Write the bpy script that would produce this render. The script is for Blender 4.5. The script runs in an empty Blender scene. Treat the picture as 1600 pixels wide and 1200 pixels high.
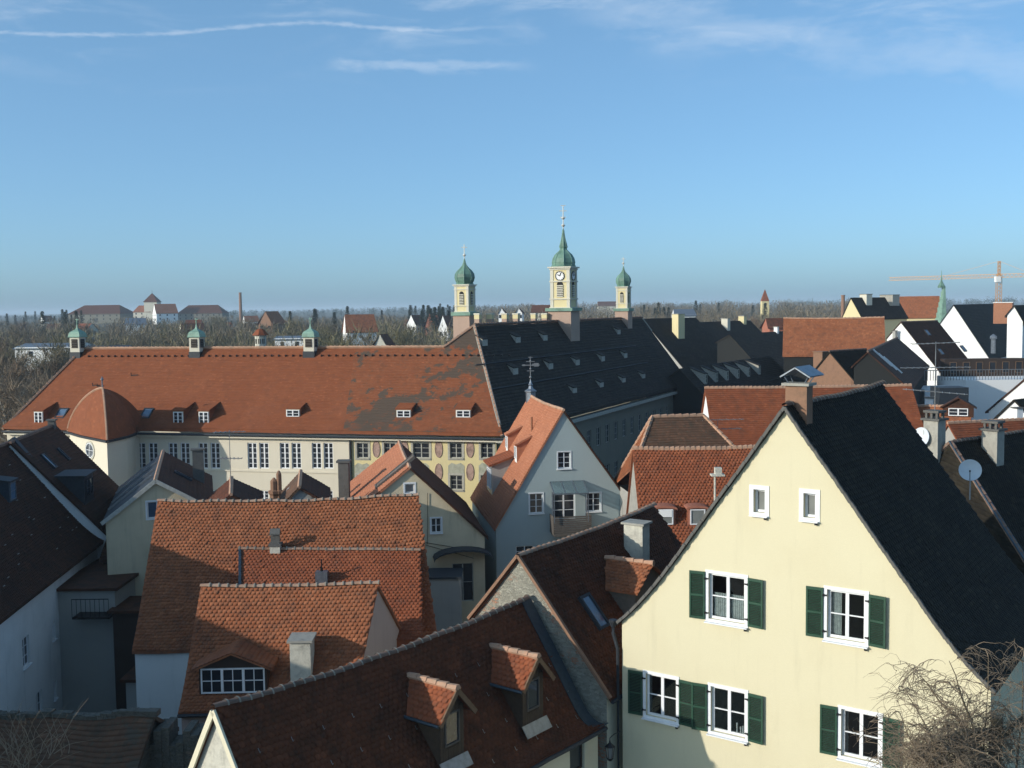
import bpy, bmesh, math, random
import numpy as np
from mathutils import Vector, Matrix
from mathutils.geometry import delaunay_2d_cdt

rnd = random.Random(7)
rng = np.random.default_rng(11)
SC = bpy.context.scene
COL = SC.collection

# ------------------------------------------------------------------ camera
CAMZ = 22.0
FL = 1700.0
PITCH = math.atan(120 / FL)
ROLL = .0125
cF = np.array([0, math.cos(PITCH), -math.sin(PITCH)])
cX = np.array([1., 0, 0])
cU0 = np.array([0, math.sin(PITCH), math.cos(PITCH)])
cR = math.cos(ROLL) * cX - math.sin(ROLL) * cU0
cU = math.sin(ROLL) * cX + math.cos(ROLL) * cU0
CAM = np.array([0, 0, CAMZ])
cam = bpy.data.cameras.new('camera')
cam.sensor_width = 36
cam.lens = 36 * FL / 1600
cam.clip_start = .5
cam.clip_end = 60000
camo = bpy.data.objects.new('camera', cam)
COL.objects.link(camo)
camo.matrix_world = Matrix(((cR[0], cU[0], -cF[0], 0), (cR[1], cU[1], -cF[1], 0), (cR[2], cU[2], -cF[2], CAMZ), (0, 0, 0, 1)))
SC.camera = camo

# ------------------------------------------------------------------ light
SUN_AZ = math.radians(180 + 64)      # from +Y towards +X
SUN_EL = math.radians(17)
SUN_STRENGTH = 3.7
SKY_STRENGTH = .15
HAZE = .0002
SC.view_settings.view_transform = 'Standard'
SC.view_settings.look = 'None'
SC.view_settings.exposure = .1
SC.view_settings.gamma = 1
SC.view_settings.use_curve_mapping = False
sun = bpy.data.lights.new('sun', 'SUN')
sun.energy = SUN_STRENGTH
sun.angle = math.radians(.5)
sun.color = (1, .93, .82)
suno = bpy.data.objects.new('sun', sun)
COL.objects.link(suno)
sd = Vector((math.sin(SUN_AZ) * math.cos(SUN_EL), math.cos(SUN_AZ) * math.cos(SUN_EL), math.sin(SUN_EL)))
suno.rotation_euler = sd.to_track_quat('Z', 'Y').to_euler()
suno.location = (-60, -40, 60)

W = bpy.data.worlds.new('World')
SC.world = W
W.use_nodes = True
SC.cycles.use_denoising = True
SC.cycles.max_bounces = 5
SC.cycles.diffuse_bounces = 2
SC.cycles.transparent_max_bounces = 24
SC.cycles.volume_bounces = 0


class NT:
    """small node-tree helper"""
    def __init__(s, nt):
        s.nt = nt

    def n(s, t, **k):
        x = s.nt.nodes.new(t)
        for a, b in k.items():
            setattr(x, a, b)
        return x

    def l(s, a, b):
        s.nt.links.new(a, b)

    def put(s, x, i, v):
        if hasattr(v, 'is_output') or isinstance(v, bpy.types.NodeSocket):
            s.l(v, x.inputs[i])
        else:
            x.inputs[i].default_value = v

    def math(s, op, a, b=0., c=None, clamp=False):
        x = s.n('ShaderNodeMath', operation=op, use_clamp=clamp)
        s.put(x, 0, a)
        s.put(x, 1, b)
        if c is not None:
            s.put(x, 2, c)
        return x.outputs[0]

    def mix(s, f, a, b, blend='MIX'):
        x = s.n('ShaderNodeMix', data_type='RGBA', blend_type=blend)
        s.put(x, 0, f)
        s.put(x, 6, a if not isinstance(a, tuple) else (*a, 1)[:4])
        s.put(x, 7, b if not isinstance(b, tuple) else (*b, 1)[:4])
        return x.outputs[2]

    def noise(s, vec, scale, detail=4, rough=.55, dist=0.):
        x = s.n('ShaderNodeTexNoise')
        if vec is not None:
            s.l(vec, x.inputs['Vector'])
        x.inputs['Scale'].default_value = scale
        x.inputs['Detail'].default_value = detail
        x.inputs['Roughness'].default_value = rough
        x.inputs['Distortion'].default_value = dist
        return x.outputs[0]

    def ramp(s, v, a, b, lo=0., hi=1.):
        x = s.n('ShaderNodeMapRange', interpolation_type='SMOOTHSTEP')
        s.put(x, 0, v)
        x.inputs[1].default_value = a
        x.inputs[2].default_value = b
        x.inputs[3].default_value = lo
        x.inputs[4].default_value = hi
        return x.outputs[0]

    def vmath(s, op, a, b=None):
        x = s.n('ShaderNodeVectorMath', operation=op)
        s.put(x, 0, a)
        if b is not None:
            s.put(x, 1, b)
        return x


def dirvec(px, py):
    r = cF + (px - 800) / FL * cR - (py - 600) / FL * cU
    return r / np.linalg.norm(r)


def build_world():
    nt = W.node_tree
    t = NT(nt)
    bg = nt.nodes['Background']
    sky = t.n('ShaderNodeTexSky', sky_type='NISHITA')
    sky.sun_disc = False
    sky.sun_elevation = SUN_EL
    sky.sun_rotation = SUN_AZ
    sky.air_density = .6
    sky.dust_density = 1.35
    sky.ozone_density = 3.0
    tc = t.n('ShaderNodeTexCoord')
    d = t.vmath('NORMALIZE', tc.outputs['Generated']).outputs[0]
    sep = t.n('ShaderNodeSeparateXYZ')
    t.l(d, sep.inputs[0])
    x, y, z = sep.outputs
    az = t.math('ARCTAN2', x, y)          # radians, 0 straight ahead
    el = t.math('ARCSINE', z)
    comb = t.n('ShaderNodeCombineXYZ')
    t.l(az, comb.inputs[0])
    t.l(el, comb.inputs[1])

    def azel(px, py):
        v = dirvec(px, py)
        return math.atan2(v[0], v[1]), math.asin(v[2])
    # high cirrus: streaky noise in azimuth / elevation, over the whole sky
    st = t.n('ShaderNodeMapping')
    t.l(comb.outputs[0], st.inputs[0])
    st.inputs['Scale'].default_value = (5, 22, 1)
    st.inputs['Rotation'].default_value = (0, 0, .12)
    c1 = t.noise(st.outputs[0], 1.6, 8, .62, .6)
    st2 = t.n('ShaderNodeMapping')
    t.l(comb.outputs[0], st2.inputs[0])
    st2.inputs['Scale'].default_value = (1, 2.2, 1)
    st2.inputs['Location'].default_value = (.42, .3, 0)
    c2 = t.noise(st2.outputs[0], 2.4, 3)
    cir = t.math('MULTIPLY', t.ramp(c1, .46, .8), t.ramp(c2, .36, .56))
    cir = t.math('MULTIPLY', cir, t.ramp(el, .17, .26))
    cir = t.math('MULTIPLY', cir, .5)

    def streak(p0, p1, wid, soft, frag, amt, curve=0., hump=None):
        a0, e0 = azel(*p0)
        a1, e1 = azel(*p1)
        sl = (e1 - e0) / (a1 - a0)
        u = t.math('DIVIDE', t.math('SUBTRACT', az, a0), a1 - a0)
        line = t.math('ADD', t.math('MULTIPLY', t.math('SUBTRACT', az, a0), sl), e0)
        wob = t.noise(comb.outputs[0], 9, 2)
        line = t.math('ADD', line, t.math('MULTIPLY', t.math('SUBTRACT', wob, .5), curve))
        if hump:
            ha, _ = azel(hump[0], 30)
            g = t.math('DIVIDE', t.math('SUBTRACT', az, ha), hump[1])
            g = t.math('EXPONENT', t.math('MULTIPLY', t.math('MULTIPLY', g, g), -1.))
            line = t.math('ADD', line, t.math('MULTIPLY', g, hump[2]))
        dist = t.math('ABSOLUTE', t.math('SUBTRACT', el, line))
        fr = t.n('ShaderNodeMapping')
        t.l(comb.outputs[0], fr.inputs[0])
        fr.inputs['Scale'].default_value = (1, 3, 1)
        nn = t.noise(fr.outputs[0], frag, 6, .65)
        w = t.math('MULTIPLY', t.ramp(nn, .3, .7, .35, 1.3), wid)
        m = t.ramp(t.math('DIVIDE', dist, w), soft, 1, 1, 0)
        ends = t.math('MULTIPLY', t.ramp(u, 0, .12), t.ramp(u, .72, 1.0, 1, 0))
        m = t.math('MULTIPLY', m, ends)
        m = t.math('MULTIPLY', m, t.ramp(nn, .28, .6, .35, 1))
        return t.math('MULTIPLY', m, amt)
    s1 = streak((-160, 43), (860, 36), .0032, 0, 44, .30, .006, (460, .075, .0105))
    s2 = streak((500, 99), (850, 101), .0080, 0, 22, .30, .01)
    s3 = streak((850, 0), (2100, 130), .028, 0, 13, .20, .02)
    tot = t.math('ADD', t.math('ADD', s1, s2), t.math('ADD', cir, s3), clamp=True)
    # tint the physical sky and raise its brightness through the colour
    col = t.mix(1.0, sky.outputs[0], (1.10, 1.27, 1.20), 'MULTIPLY')
    col = t.mix(.34, col, (1.55, 3.15, 4.95))          # constant colour added to even out the sky's gradient
    cl = t.mix(tot, col, (4.9, 5.5, 6.2))
    t.l(cl, bg.inputs[0])
    bg.inputs[1].default_value = SKY_STRENGTH


build_world()

# ------------------------------------------------------------------ picture rays -> places in the town
def ray(x, y):
    return cF + (x - 800) / FL * cR - (y - 600) / FL * cU


def at_z(x, y, z):
    r = ray(x, y)
    return CAM + r * (z - CAMZ) / r[2]


def at_d(x, y, dist):
    r = ray(x, y)
    return CAM + r * dist / r[1]


def on_plane(x, y, P, n):
    r = ray(x, y)
    return CAM + r * ((P - CAM) @ n) / (r @ n)


def v3(a):
    return np.array([float(q) for q in a])


def unit(a):
    return a / np.linalg.norm(a)


Z = np.array([0, 0, 1.])

# ------------------------------------------------------------------ materials
MATS = {}


def new_mat(name):
    m = bpy.data.materials.new(name)
    m.use_nodes = True
    t = NT(m.node_tree)
    b = m.node_tree.nodes['Principled BSDF']
    MATS[name] = m
    return m, t, b


def bump(t, b, h, strength, dist):
    x = t.n('ShaderNodeBump')
    x.inputs['Strength'].default_value = strength
    x.inputs['Distance'].default_value = dist
    t.l(h, x.inputs['Height'])
    t.l(x.outputs[0], b.inputs['Normal'])


def pos(t):
    return t.n('ShaderNodeNewGeometry').outputs['Position']


def plaster(name, c, c2=None, stain=.25, rough=.9, sc=.5, bmp=.25, streaks=.2):
    m, t, b = new_mat(name)
    p = pos(t)
    c2 = c2 or tuple(q * .72 for q in c)
    n1 = t.noise(p, sc, 6, .6)
    col = t.mix(t.ramp(n1, .4, .78, 0, stain), c, c2)
    mp = t.n('ShaderNodeMapping')
    t.l(p, mp.inputs[0])
    mp.inputs['Scale'].default_value = (2.2, 2.2, .22)
    n2 = t.noise(mp.outputs[0], 1.3, 5, .65)
    col = t.mix(t.ramp(n2, .52, .8, 0, streaks), col, tuple(q * .55 for q in c2))
    n3 = t.noise(p, 22, 4, .7)
    col = t.mix(t.ramp(n3, .3, .7, 0, .12), col, tuple(q * .75 for q in c))
    t.l(col, b.inputs['Base Color'])
    b.inputs['Roughness'].default_value = rough
    b.inputs['Specular IOR Level'].default_value = .2
    bump(t, b, t.math('ADD', n3, t.math('MULTIPLY', n1, 2.)), bmp, .02)
    return m


def tiles_mat(name, c1, c2, dark, moss=.25, mossc=(.10, .10, .075), patch=.0, tint=.8):
    """clay roof tile: every tile (a UV cell) has its own tone; weather and lichen by noise"""
    m, t, b = new_mat(name)
    p = pos(t)
    uv = t.n('ShaderNodeUVMap').outputs[0]
    mp = t.n('ShaderNodeMapping')
    t.l(uv, mp.inputs[0])
    mp.inputs['Scale'].default_value = (1 / .18, 1 / .16, 1)
    fl = t.vmath('FLOOR', mp.outputs[0]).outputs[0]
    wn = t.n('ShaderNodeTexWhiteNoise', noise_dimensions='2D')
    t.l(fl, wn.inputs[0])
    w = wn.outputs[0]
    n1 = t.noise(p, .35, 5, .6)
    n2 = t.noise(p, 1.7, 5, .65)
    f = t.math('ADD', t.math('MULTIPLY', w, tint), t.math('MULTIPLY', t.math('SUBTRACT', n1, .5), 1.5), clamp=True)
    col = t.mix(f, c1, c2)
    col = t.mix(t.ramp(t.math('ADD', n2, t.math('MULTIPLY', w, .16)), .52, .8, 0, .75), col, dark)
    n4 = t.noise(p, 9, 5, .7)
    col = t.mix(t.math('MULTIPLY', t.ramp(n4, .5, .72), moss, clamp=True), col, mossc)
    col = t.mix(t.ramp(w, .93, .97, 0, .28), col, tuple(min(1, q * 1.5) for q in c2))
    if patch > 0:
        n5 = t.noise(p, .16, 7, .72)
        n6 = t.noise(p, 1.1, 3, .6)
        pf = t.ramp(t.math('ADD', n5, t.math('MULTIPLY', t.math('SUBTRACT', n6, .5), .28)), .60 - patch, .64 - patch, 0, .92)
        col = t.mix(pf, col, (.078, .064, .050))
    t.l(col, b.inputs['Base Color'])
    b.inputs['Roughness'].default_value = .85
    b.inputs['Specular IOR Level'].default_value = .25
    bump(t, b, t.noise(p, 40, 3), .3, .01)
    return m


def simple(name, c, rough=.6, metal=0., var=.25, sc=6., spec=.4, bmp=0.):
    m, t, b = new_mat(name)
    p = pos(t)
    n = t.noise(p, sc, 5, .6)
    col = t.mix(t.ramp(n, .35, .75, 0, 1.), c, tuple(q * (1 - var) for q in c))
    t.l(col, b.inputs['Base Color'])
    b.inputs['Roughness'].default_value = rough
    b.inputs['Metallic'].default_value = metal
    b.inputs['Specular IOR Level'].default_value = spec
    if bmp:
        bump(t, b, t.noise(p, sc * 4, 4), bmp, .02)
    return m


def glass_mat(name, c=(.012, .014, .018), spec=.7, rough=.06):
    m, t, b = new_mat(name)
    p = pos(t)
    n = t.noise(p, 1.3, 2)
    t.l(t.mix(n, c, tuple(q * 2.6 for q in c)), b.inputs['Base Color'])
    b.inputs['Roughness'].default_value = rough
    b.inputs['Specular IOR Level'].default_value = spec
    bump(t, b, t.noise(p, .9, 1), .05, .02)
    return m


plaster('cream_plaster', (.66, .60, .415), (.60, .53, .35), .4, sc=.6, streaks=.16)
plaster('cream_paint', (.68, .63, .47), (.5, .45, .32), .3)
plaster('beige_plaster', (.62, .53, .37), (.47, .41, .28), .6, sc=.9, streaks=.5)
plaster('greyblue_plaster', (.35, .415, .415), (.30, .36, .365), .3, streaks=.12)
plaster('school_plaster', (.66, .60, .48), (.58, .52, .41), .3, streaks=.12)
plaster('painted_yellow', (.66, .56, .30), (.50, .45, .30), .5, streaks=.2)
plaster('white_plaster', (.74, .74, .71), (.6, .6, .57), .3, streaks=.25)
plaster('bright_white', (.82, .82, .80), (.74, .74, .73), .2, streaks=.08)
plaster('alley_white', (.78, .77, .74), (.52, .52, .50), .5, streaks=.35)
plaster('shaded_wing', (.20, .19, .15), (.14, .14, .12), .5)  # base darkened to carry the shade on the monastery wing's wall
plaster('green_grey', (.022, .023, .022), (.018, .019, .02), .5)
plaster('grey_plaster', (.36, .35, .32), (.28, .27, .25), .5)
plaster('pinkgrey_plaster', (.46, .36, .32), (.38, .31, .28), .3)
plaster('red_plaster', (.36, .14, .09), (.3, .12, .08), .3)
plaster('concrete', (.36, .345, .30), (.22, .21, .19), .7, sc=3, bmp=.5, streaks=.4)
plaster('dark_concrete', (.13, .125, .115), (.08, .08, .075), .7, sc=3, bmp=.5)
plaster('pale_mottled', (.56, .54, .46), (.36, .35, .30), .9, sc=5, bmp=.6, streaks=.5)
plaster('pink_base', (.42, .30, .235), (.33, .24, .19), .5)
plaster('tower_cream', (.66, .57, .33), (.58, .5, .3), .3)
plaster('tower_trim', (.60, .57, .47), (.5, .47, .38), .3)
plaster('old_brick', (.27, .155, .10), (.19, .12, .08), .8, sc=4, bmp=.6)
plaster('shed_dark', (.05, .035, .028), (.03, .02, .018), .5)

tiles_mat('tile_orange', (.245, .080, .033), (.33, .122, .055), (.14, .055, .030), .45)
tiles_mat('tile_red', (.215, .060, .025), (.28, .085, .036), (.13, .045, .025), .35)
tiles_mat('tile_school', (.205, .062, .025), (.24, .078, .033), (.165, .054, .025), .15)
tiles_mat('tile_school_patched', (.205, .064, .027), (.25, .085, .037), (.15, .055, .027), .4, patch=.10)
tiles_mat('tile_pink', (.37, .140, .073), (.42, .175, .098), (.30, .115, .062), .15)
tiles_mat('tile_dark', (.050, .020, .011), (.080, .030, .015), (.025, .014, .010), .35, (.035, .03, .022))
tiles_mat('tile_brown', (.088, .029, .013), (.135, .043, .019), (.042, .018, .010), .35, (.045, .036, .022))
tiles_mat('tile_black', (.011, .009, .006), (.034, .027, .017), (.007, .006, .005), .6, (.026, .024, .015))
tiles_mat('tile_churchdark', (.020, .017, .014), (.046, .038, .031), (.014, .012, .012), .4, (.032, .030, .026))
tiles_mat('tile_mossy', (.10, .055, .035), (.17, .085, .05), (.05, .04, .03), .8, (.09, .09, .065), patch=.04)
tiles_mat('ridge_clay', (.44, .23, .14), (.50, .30, .20), (.30, .2, .14), .6, (.30, .27, .2))
tiles_mat('ridge_dark', (.16, .09, .065), (.24, .15, .11), (.1, .07, .055), .6, (.28, .26, .2))

simple('white_frame', (.78, .79, .80), .5, var=.08)
simple('grey_frame', (.42, .42, .38), .6)
simple('stone_frame', (.40, .385, .33), .8)
simple('dark_wood', (.07, .045, .028), .7, bmp=.4)
simple('brown_wood', (.17, .10, .055), .7, bmp=.4)
simple('weathered_wood', (.115, .10, .085), .8, bmp=.4)
simple('green_paint', (.022, .070, .042), .45, var=.25, sc=3)
simple('copper_green', (.15, .27, .205), .55, var=.45, sc=1.2)
simple('copper_pale', (.22, .36, .28), .6, var=.35, sc=1.5)
simple('zinc', (.22, .25, .29), .4, .6, var=.3)
simple('dark_zinc', (.028, .034, .042), .6, .1, var=.3)
simple('blue_metal', (.05, .075, .10), .45, .5, var=.3)
simple('mast_metal', (.30, .30, .30), .4, .7)
simple('iron', (.02, .02, .022), .5, .5)
simple('gold', (.75, .62, .30), .35, .8, var=.1)
simple('pale_gold', (.72, .70, .62), .5, .2, var=.1)
simple('dish_paint', (.62, .66, .70), .4, var=.06)
simple('copper_brown', (.24, .11, .065), .45, .6)
simple('crane_yellow', (.62, .29, .06), .5)
simple('curtain', (.72, .74, .74), .9, var=.3, sc=9)
simple('shade_fabric', (.33, .32, .27), .9)
simple('bark', (.13, .105, .075), .9, var=.5, sc=4, bmp=.4)
simple('birch_bark', (.50, .47, .40), .9, var=.5, sc=3)
simple('twig', (.18, .14, .09), .9, var=.4, sc=.8)
simple('twig_warm', (.25, .19, .13), .8, var=.4, sc=1.4)
simple('twig_grey', (.165, .135, .088), .9, var=.4, sc=.06)
simple('twig_olive', (.160, .140, .070), .9, var=.4, sc=.06)
simple('twig_red', (.19, .125, .075), .9, var=.4, sc=.06)
simple('conifer', (.022, .042, .022), .9, var=.5, sc=.5)
simple('room_dark', (.02, .018, .016), .9)  # near-black stands for the darkness inside rooms and openings
simple('oval_paint', (.40, .27, .22), .9, var=.5, sc=3)
simple('greenish_paint', (.38, .38, .30), .9, var=.3, sc=3)
glass_mat('glass_dark')
glass_mat('glass_blue', (.03, .05, .08), .9)
glass_mat('glass_skylight', (.05, .08, .12), 1.0, .12)
glass_mat('glass_grey', (.10, .105, .10), .6, .15)

# see-through glass for near windows
m, t, b = new_mat('clear_glass')
nt = m.node_tree
out = nt.nodes['Material Output']
tr = t.n('ShaderNodeBsdfTransparent')
tr.inputs[0].default_value = (.78, .82, .82, 1)
gl = t.n('ShaderNodeBsdfGlossy')
gl.inputs['Roughness'].default_value = .03
fr = t.n('ShaderNodeFresnel')
fr.inputs[0].default_value = 1.5
mx = t.n('ShaderNodeMixShader')
t.l(t.math('MULTIPLY', fr.outputs[0], 1.6, clamp=True), mx.inputs[0])
t.l(tr.outputs[0], mx.inputs[1])
t.l(gl.outputs[0], mx.inputs[2])
t.l(mx.outputs[0], out.inputs[0])
# canopy glass: bluish, casts a soft tinted shade
m, t, b = new_mat('canopy_glass')
out = m.node_tree.nodes['Material Output']
tr = t.n('ShaderNodeBsdfTransparent')
tr.inputs[0].default_value = (.55, .66, .70, 1)
mx = t.n('ShaderNodeMixShader')
mx.inputs[0].default_value = .25
b.inputs['Base Color'].default_value = (.42, .52, .52, 1)
b.inputs['Roughness'].default_value = .15
t.l(tr.outputs[0], mx.inputs[1])
t.l(b.outputs[0], mx.inputs[2])
t.l(mx.outputs[0], out.inputs[0])


def rubble_mat(name, ca, cb, mortar, scale=3.2, brick=.35):
    m, t, b = new_mat(name)
    p = pos(t)
    mp = t.n('ShaderNodeMapping')
    t.l(p, mp.inputs[0])
    mp.inputs['Scale'].default_value = (1, 1, 1.9)
    n0 = t.noise(p, 3, 3)
    wv = t.n('ShaderNodeTexNoise')
    wv.inputs['Scale'].default_value = 4
    t.l(p, wv.inputs['Vector'])
    wq = t.vmath('SCALE', wv.outputs['Color'])
    wq.inputs['Scale'].default_value = .25
    mq = t.vmath('ADD', mp.outputs[0], wq.outputs[0])
    v = t.n('ShaderNodeTexVoronoi', feature='F1')
    t.l(mq.outputs[0], v.inputs['Vector'])
    v.inputs['Scale'].default_value = scale
    ve = t.n('ShaderNodeTexVoronoi', feature='DISTANCE_TO_EDGE')
    t.l(mq.outputs[0], ve.inputs['Vector'])
    ve.inputs['Scale'].default_value = scale
    sp = t.n('ShaderNodeSeparateColor')
    t.l(v.outputs['Color'], sp.inputs[0])
    col = t.mix(sp.outputs[0], ca, cb)
    n1 = t.noise(p, .8, 4)
    red = t.math('MULTIPLY', t.ramp(n1, .5, .62), t.ramp(sp.outputs[1], .3, .6))
    col = t.mix(t.math('MULTIPLY', red, brick * 2, clamp=True), col, (.42, .20, .12))
    edge = t.ramp(ve.outputs[0], .02, .09)
    col = t.mix(edge, mortar, col)
    col = t.mix(t.ramp(n0, .55, .75, 0, .6), col, mortar)
    t.l(col, b.inputs['Base Color'])
    b.inputs['Roughness'].default_value = .95
    bump(t, b, t.math('ADD', edge, t.noise(p, 14, 4)), .8, .05)


rubble_mat('rubble', (.38, .36, .29), (.22, .21, .17), (.36, .35, .29), 7.5, .5)
rubble_mat('rubble_dark', (.12, .11, .09), (.07, .07, .055), (.10, .10, .085), 6, .1)

# ------------------------------------------------------------------ mesh building
OFF = {}


def thing(name, label, cat, loc, group=None, kind=None):
    o = bpy.data.objects.new(name, None)
    COL.objects.link(o)
    o.location = [float(q) for q in loc]
    o['label'] = label
    o['category'] = cat
    if group:
        o['group'] = group
    if kind:
        o['kind'] = kind
    OFF[o.name] = v3(loc)
    o.empty_display_size = .5
    return o


def tag(o, label=None, cat=None, group=None, kind=None):
    if label:
        o['label'] = label
    if cat:
        o['category'] = cat
    if group:
        o['group'] = group
    if kind:
        o['kind'] = kind
    return o


class MB:
    def __init__(s):
        s.v = []
        s.f = []
        s.m = []
        s.uv = []        # per face list of uv or None
        s.mats = []

    def mi(s, mat):
        if mat is None:
            return 0
        if mat not in s.mats:
            s.mats.append(mat)
        return s.mats.index(mat)

    def face(s, pts, mat=None, uv=None):
        i = len(s.v)
        s.v += [tuple(map(float, p)) for p in pts]
        s.f.append(list(range(i, i + len(pts))))
        s.m.append(s.mi(mat))
        s.uv.append(uv)

    def raw(s, vs, fs, mat=None):
        i = len(s.v)
        s.v += [tuple(map(float, p)) for p in vs]
        k = s.mi(mat)
        for f in fs:
            s.f.append([i + q for q in f])
            s.m.append(k)
            s.uv.append(None)

    def obox(s, c, ax, ay, az, mat=None):
        """oriented box: centre c, half vectors ax, ay, az"""
        c, ax, ay, az = map(v3, (c, ax, ay, az))
        vs = [c + i * ax + j * ay + k * az for i in (-1, 1) for j in (-1, 1) for k in (-1, 1)]
        s.raw(vs, [(0, 1, 3, 2), (4, 6, 7, 5), (0, 4, 5, 1), (2, 3, 7, 6), (0, 2, 6, 4), (1, 5, 7, 3)], mat)

    def bar(s, a, b, w, h, up=Z, mat=None):
        a, b = v3(a), v3(b)
        d = b - a
        L = np.linalg.norm(d)
        d = d / L
        sd_ = np.cross(d, up)
        if np.linalg.norm(sd_) < 1e-3:
            sd_ = np.cross(d, np.array([1., 0, 0]))
        sd_ = unit(sd_)
        u2 = np.cross(sd_, d)
        s.obox((a + b) / 2, d * L / 2, sd_ * w / 2, u2 * h / 2, mat)

    def tube(s, pts, radii, n=6, mat=None, cap=True):
        pts = [v3(p) for p in pts]
        rings = []
        for i, p in enumerate(pts):
            d = pts[min(i + 1, len(pts) - 1)] - pts[max(i - 1, 0)]
            d = unit(d) if np.linalg.norm(d) > 1e-9 else Z
            a = np.cross(d, Z)
            if np.linalg.norm(a) < 1e-3:
                a = np.array([1., 0, 0])
            a = unit(a)
            b_ = np.cross(d, a)
            r = radii[i] if hasattr(radii, '__len__') else radii
            rings.append([p + r * (math.cos(q * 2 * math.pi / n) * a + math.sin(q * 2 * math.pi / n) * b_) for q in range(n)])
        vs = [q for rg in rings for q in rg]
        fs = []
        for i in range(len(pts) - 1):
            for q in range(n):
                fs.append((i * n + q, i * n + (q + 1) % n, (i + 1) * n + (q + 1) % n, (i + 1) * n + q))
        if cap:
            fs.append(tuple(range(n - 1, -1, -1)))
            fs.append(tuple((len(pts) - 1) * n + q for q in range(n)))
        s.raw(vs, fs, mat)

    def lathe(s, c, prof, n=12, mat=None, rot=0., squash=1.):
        """prof: list of (r, z) relative to c"""
        c = v3(c)
        vs, fs = [], []
        for r, z in prof:
            for q in range(n):
                a = rot + q * 2 * math.pi / n
                vs.append(c + np.array([r * math.cos(a), r * math.sin(a) * squash, z]))
        for i in range(len(prof) - 1):
            for q in range(n):
                fs.append((i * n + q, i * n + (q + 1) % n, (i + 1) * n + (q + 1) % n, (i + 1) * n + q))
        fs.append(tuple(range(n - 1, -1, -1)))
        fs.append(tuple((len(prof) - 1) * n + q for q in range(n)))
        s.raw(vs, fs, mat)

    def build(s, name, mat, parent=None, kind=None, label=None, smooth=False, at=None):
        me = bpy.data.meshes.new(name)
        off = OFF[parent.name] if parent else (v3(at) if at is not None else np.zeros(3))
        V = np.array(s.v, dtype=float).reshape(-1, 3) - off
        me.from_pydata(V.tolist(), [], s.f)
        names = s.mats or [mat]
        if s.mats:
            pass
        for q in names:
            me.materials.append(MATS[q if q else mat])
        if s.mats:
            me.polygons.foreach_set('material_index', np.array(s.m, dtype=np.int32))
        if any(u is not None for u in s.uv):
            ul = me.uv_layers.new(name='UVMap')
            flat = []
            for f, u in zip(s.f, s.uv):
                flat += [c for q in (u if u is not None else [(0, 0)] * len(f)) for c in q]
            ul.data.foreach_set('uv', np.array(flat, dtype=np.float32))
        if smooth:
            me.polygons.foreach_set('use_smooth', np.ones(len(me.polygons), dtype=bool))
        me.update()
        o = bpy.data.objects.new(name, me)
        COL.objects.link(o)
        if parent:
            o.parent = parent
        else:
            o.location = off
        OFF[o.name] = off
        if kind:
            o['kind'] = kind
        if label:
            o['label'] = label
        return o


def np_mesh(name, V, loops, starts, mat, parent=None, uv=None, kind=None, at=None):
    off = OFF[parent.name] if parent else (v3(at) if at is not None else np.zeros(3))
    me = bpy.data.meshes.new(name)
    me.vertices.add(len(V))
    me.vertices.foreach_set('co', (V - off).astype(np.float32).ravel())
    me.loops.add(len(loops))
    me.loops.foreach_set('vertex_index', loops.astype(np.int32))
    me.polygons.add(len(starts))
    me.polygons.foreach_set('loop_start', starts.astype(np.int32))
    me.materials.append(MATS[mat])
    if uv is not None:
        ul = me.uv_layers.new(name='UVMap')
        ul.data.foreach_set('uv', uv.astype(np.float32).ravel())
    me.update(calc_edges=True)
    me.validate()
    o = bpy.data.objects.new(name, me)
    COL.objects.link(o)
    if parent:
        o.parent = parent
    else:
        o.location = off
    OFF[o.name] = off
    if kind:
        o['kind'] = kind
    return o


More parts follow.
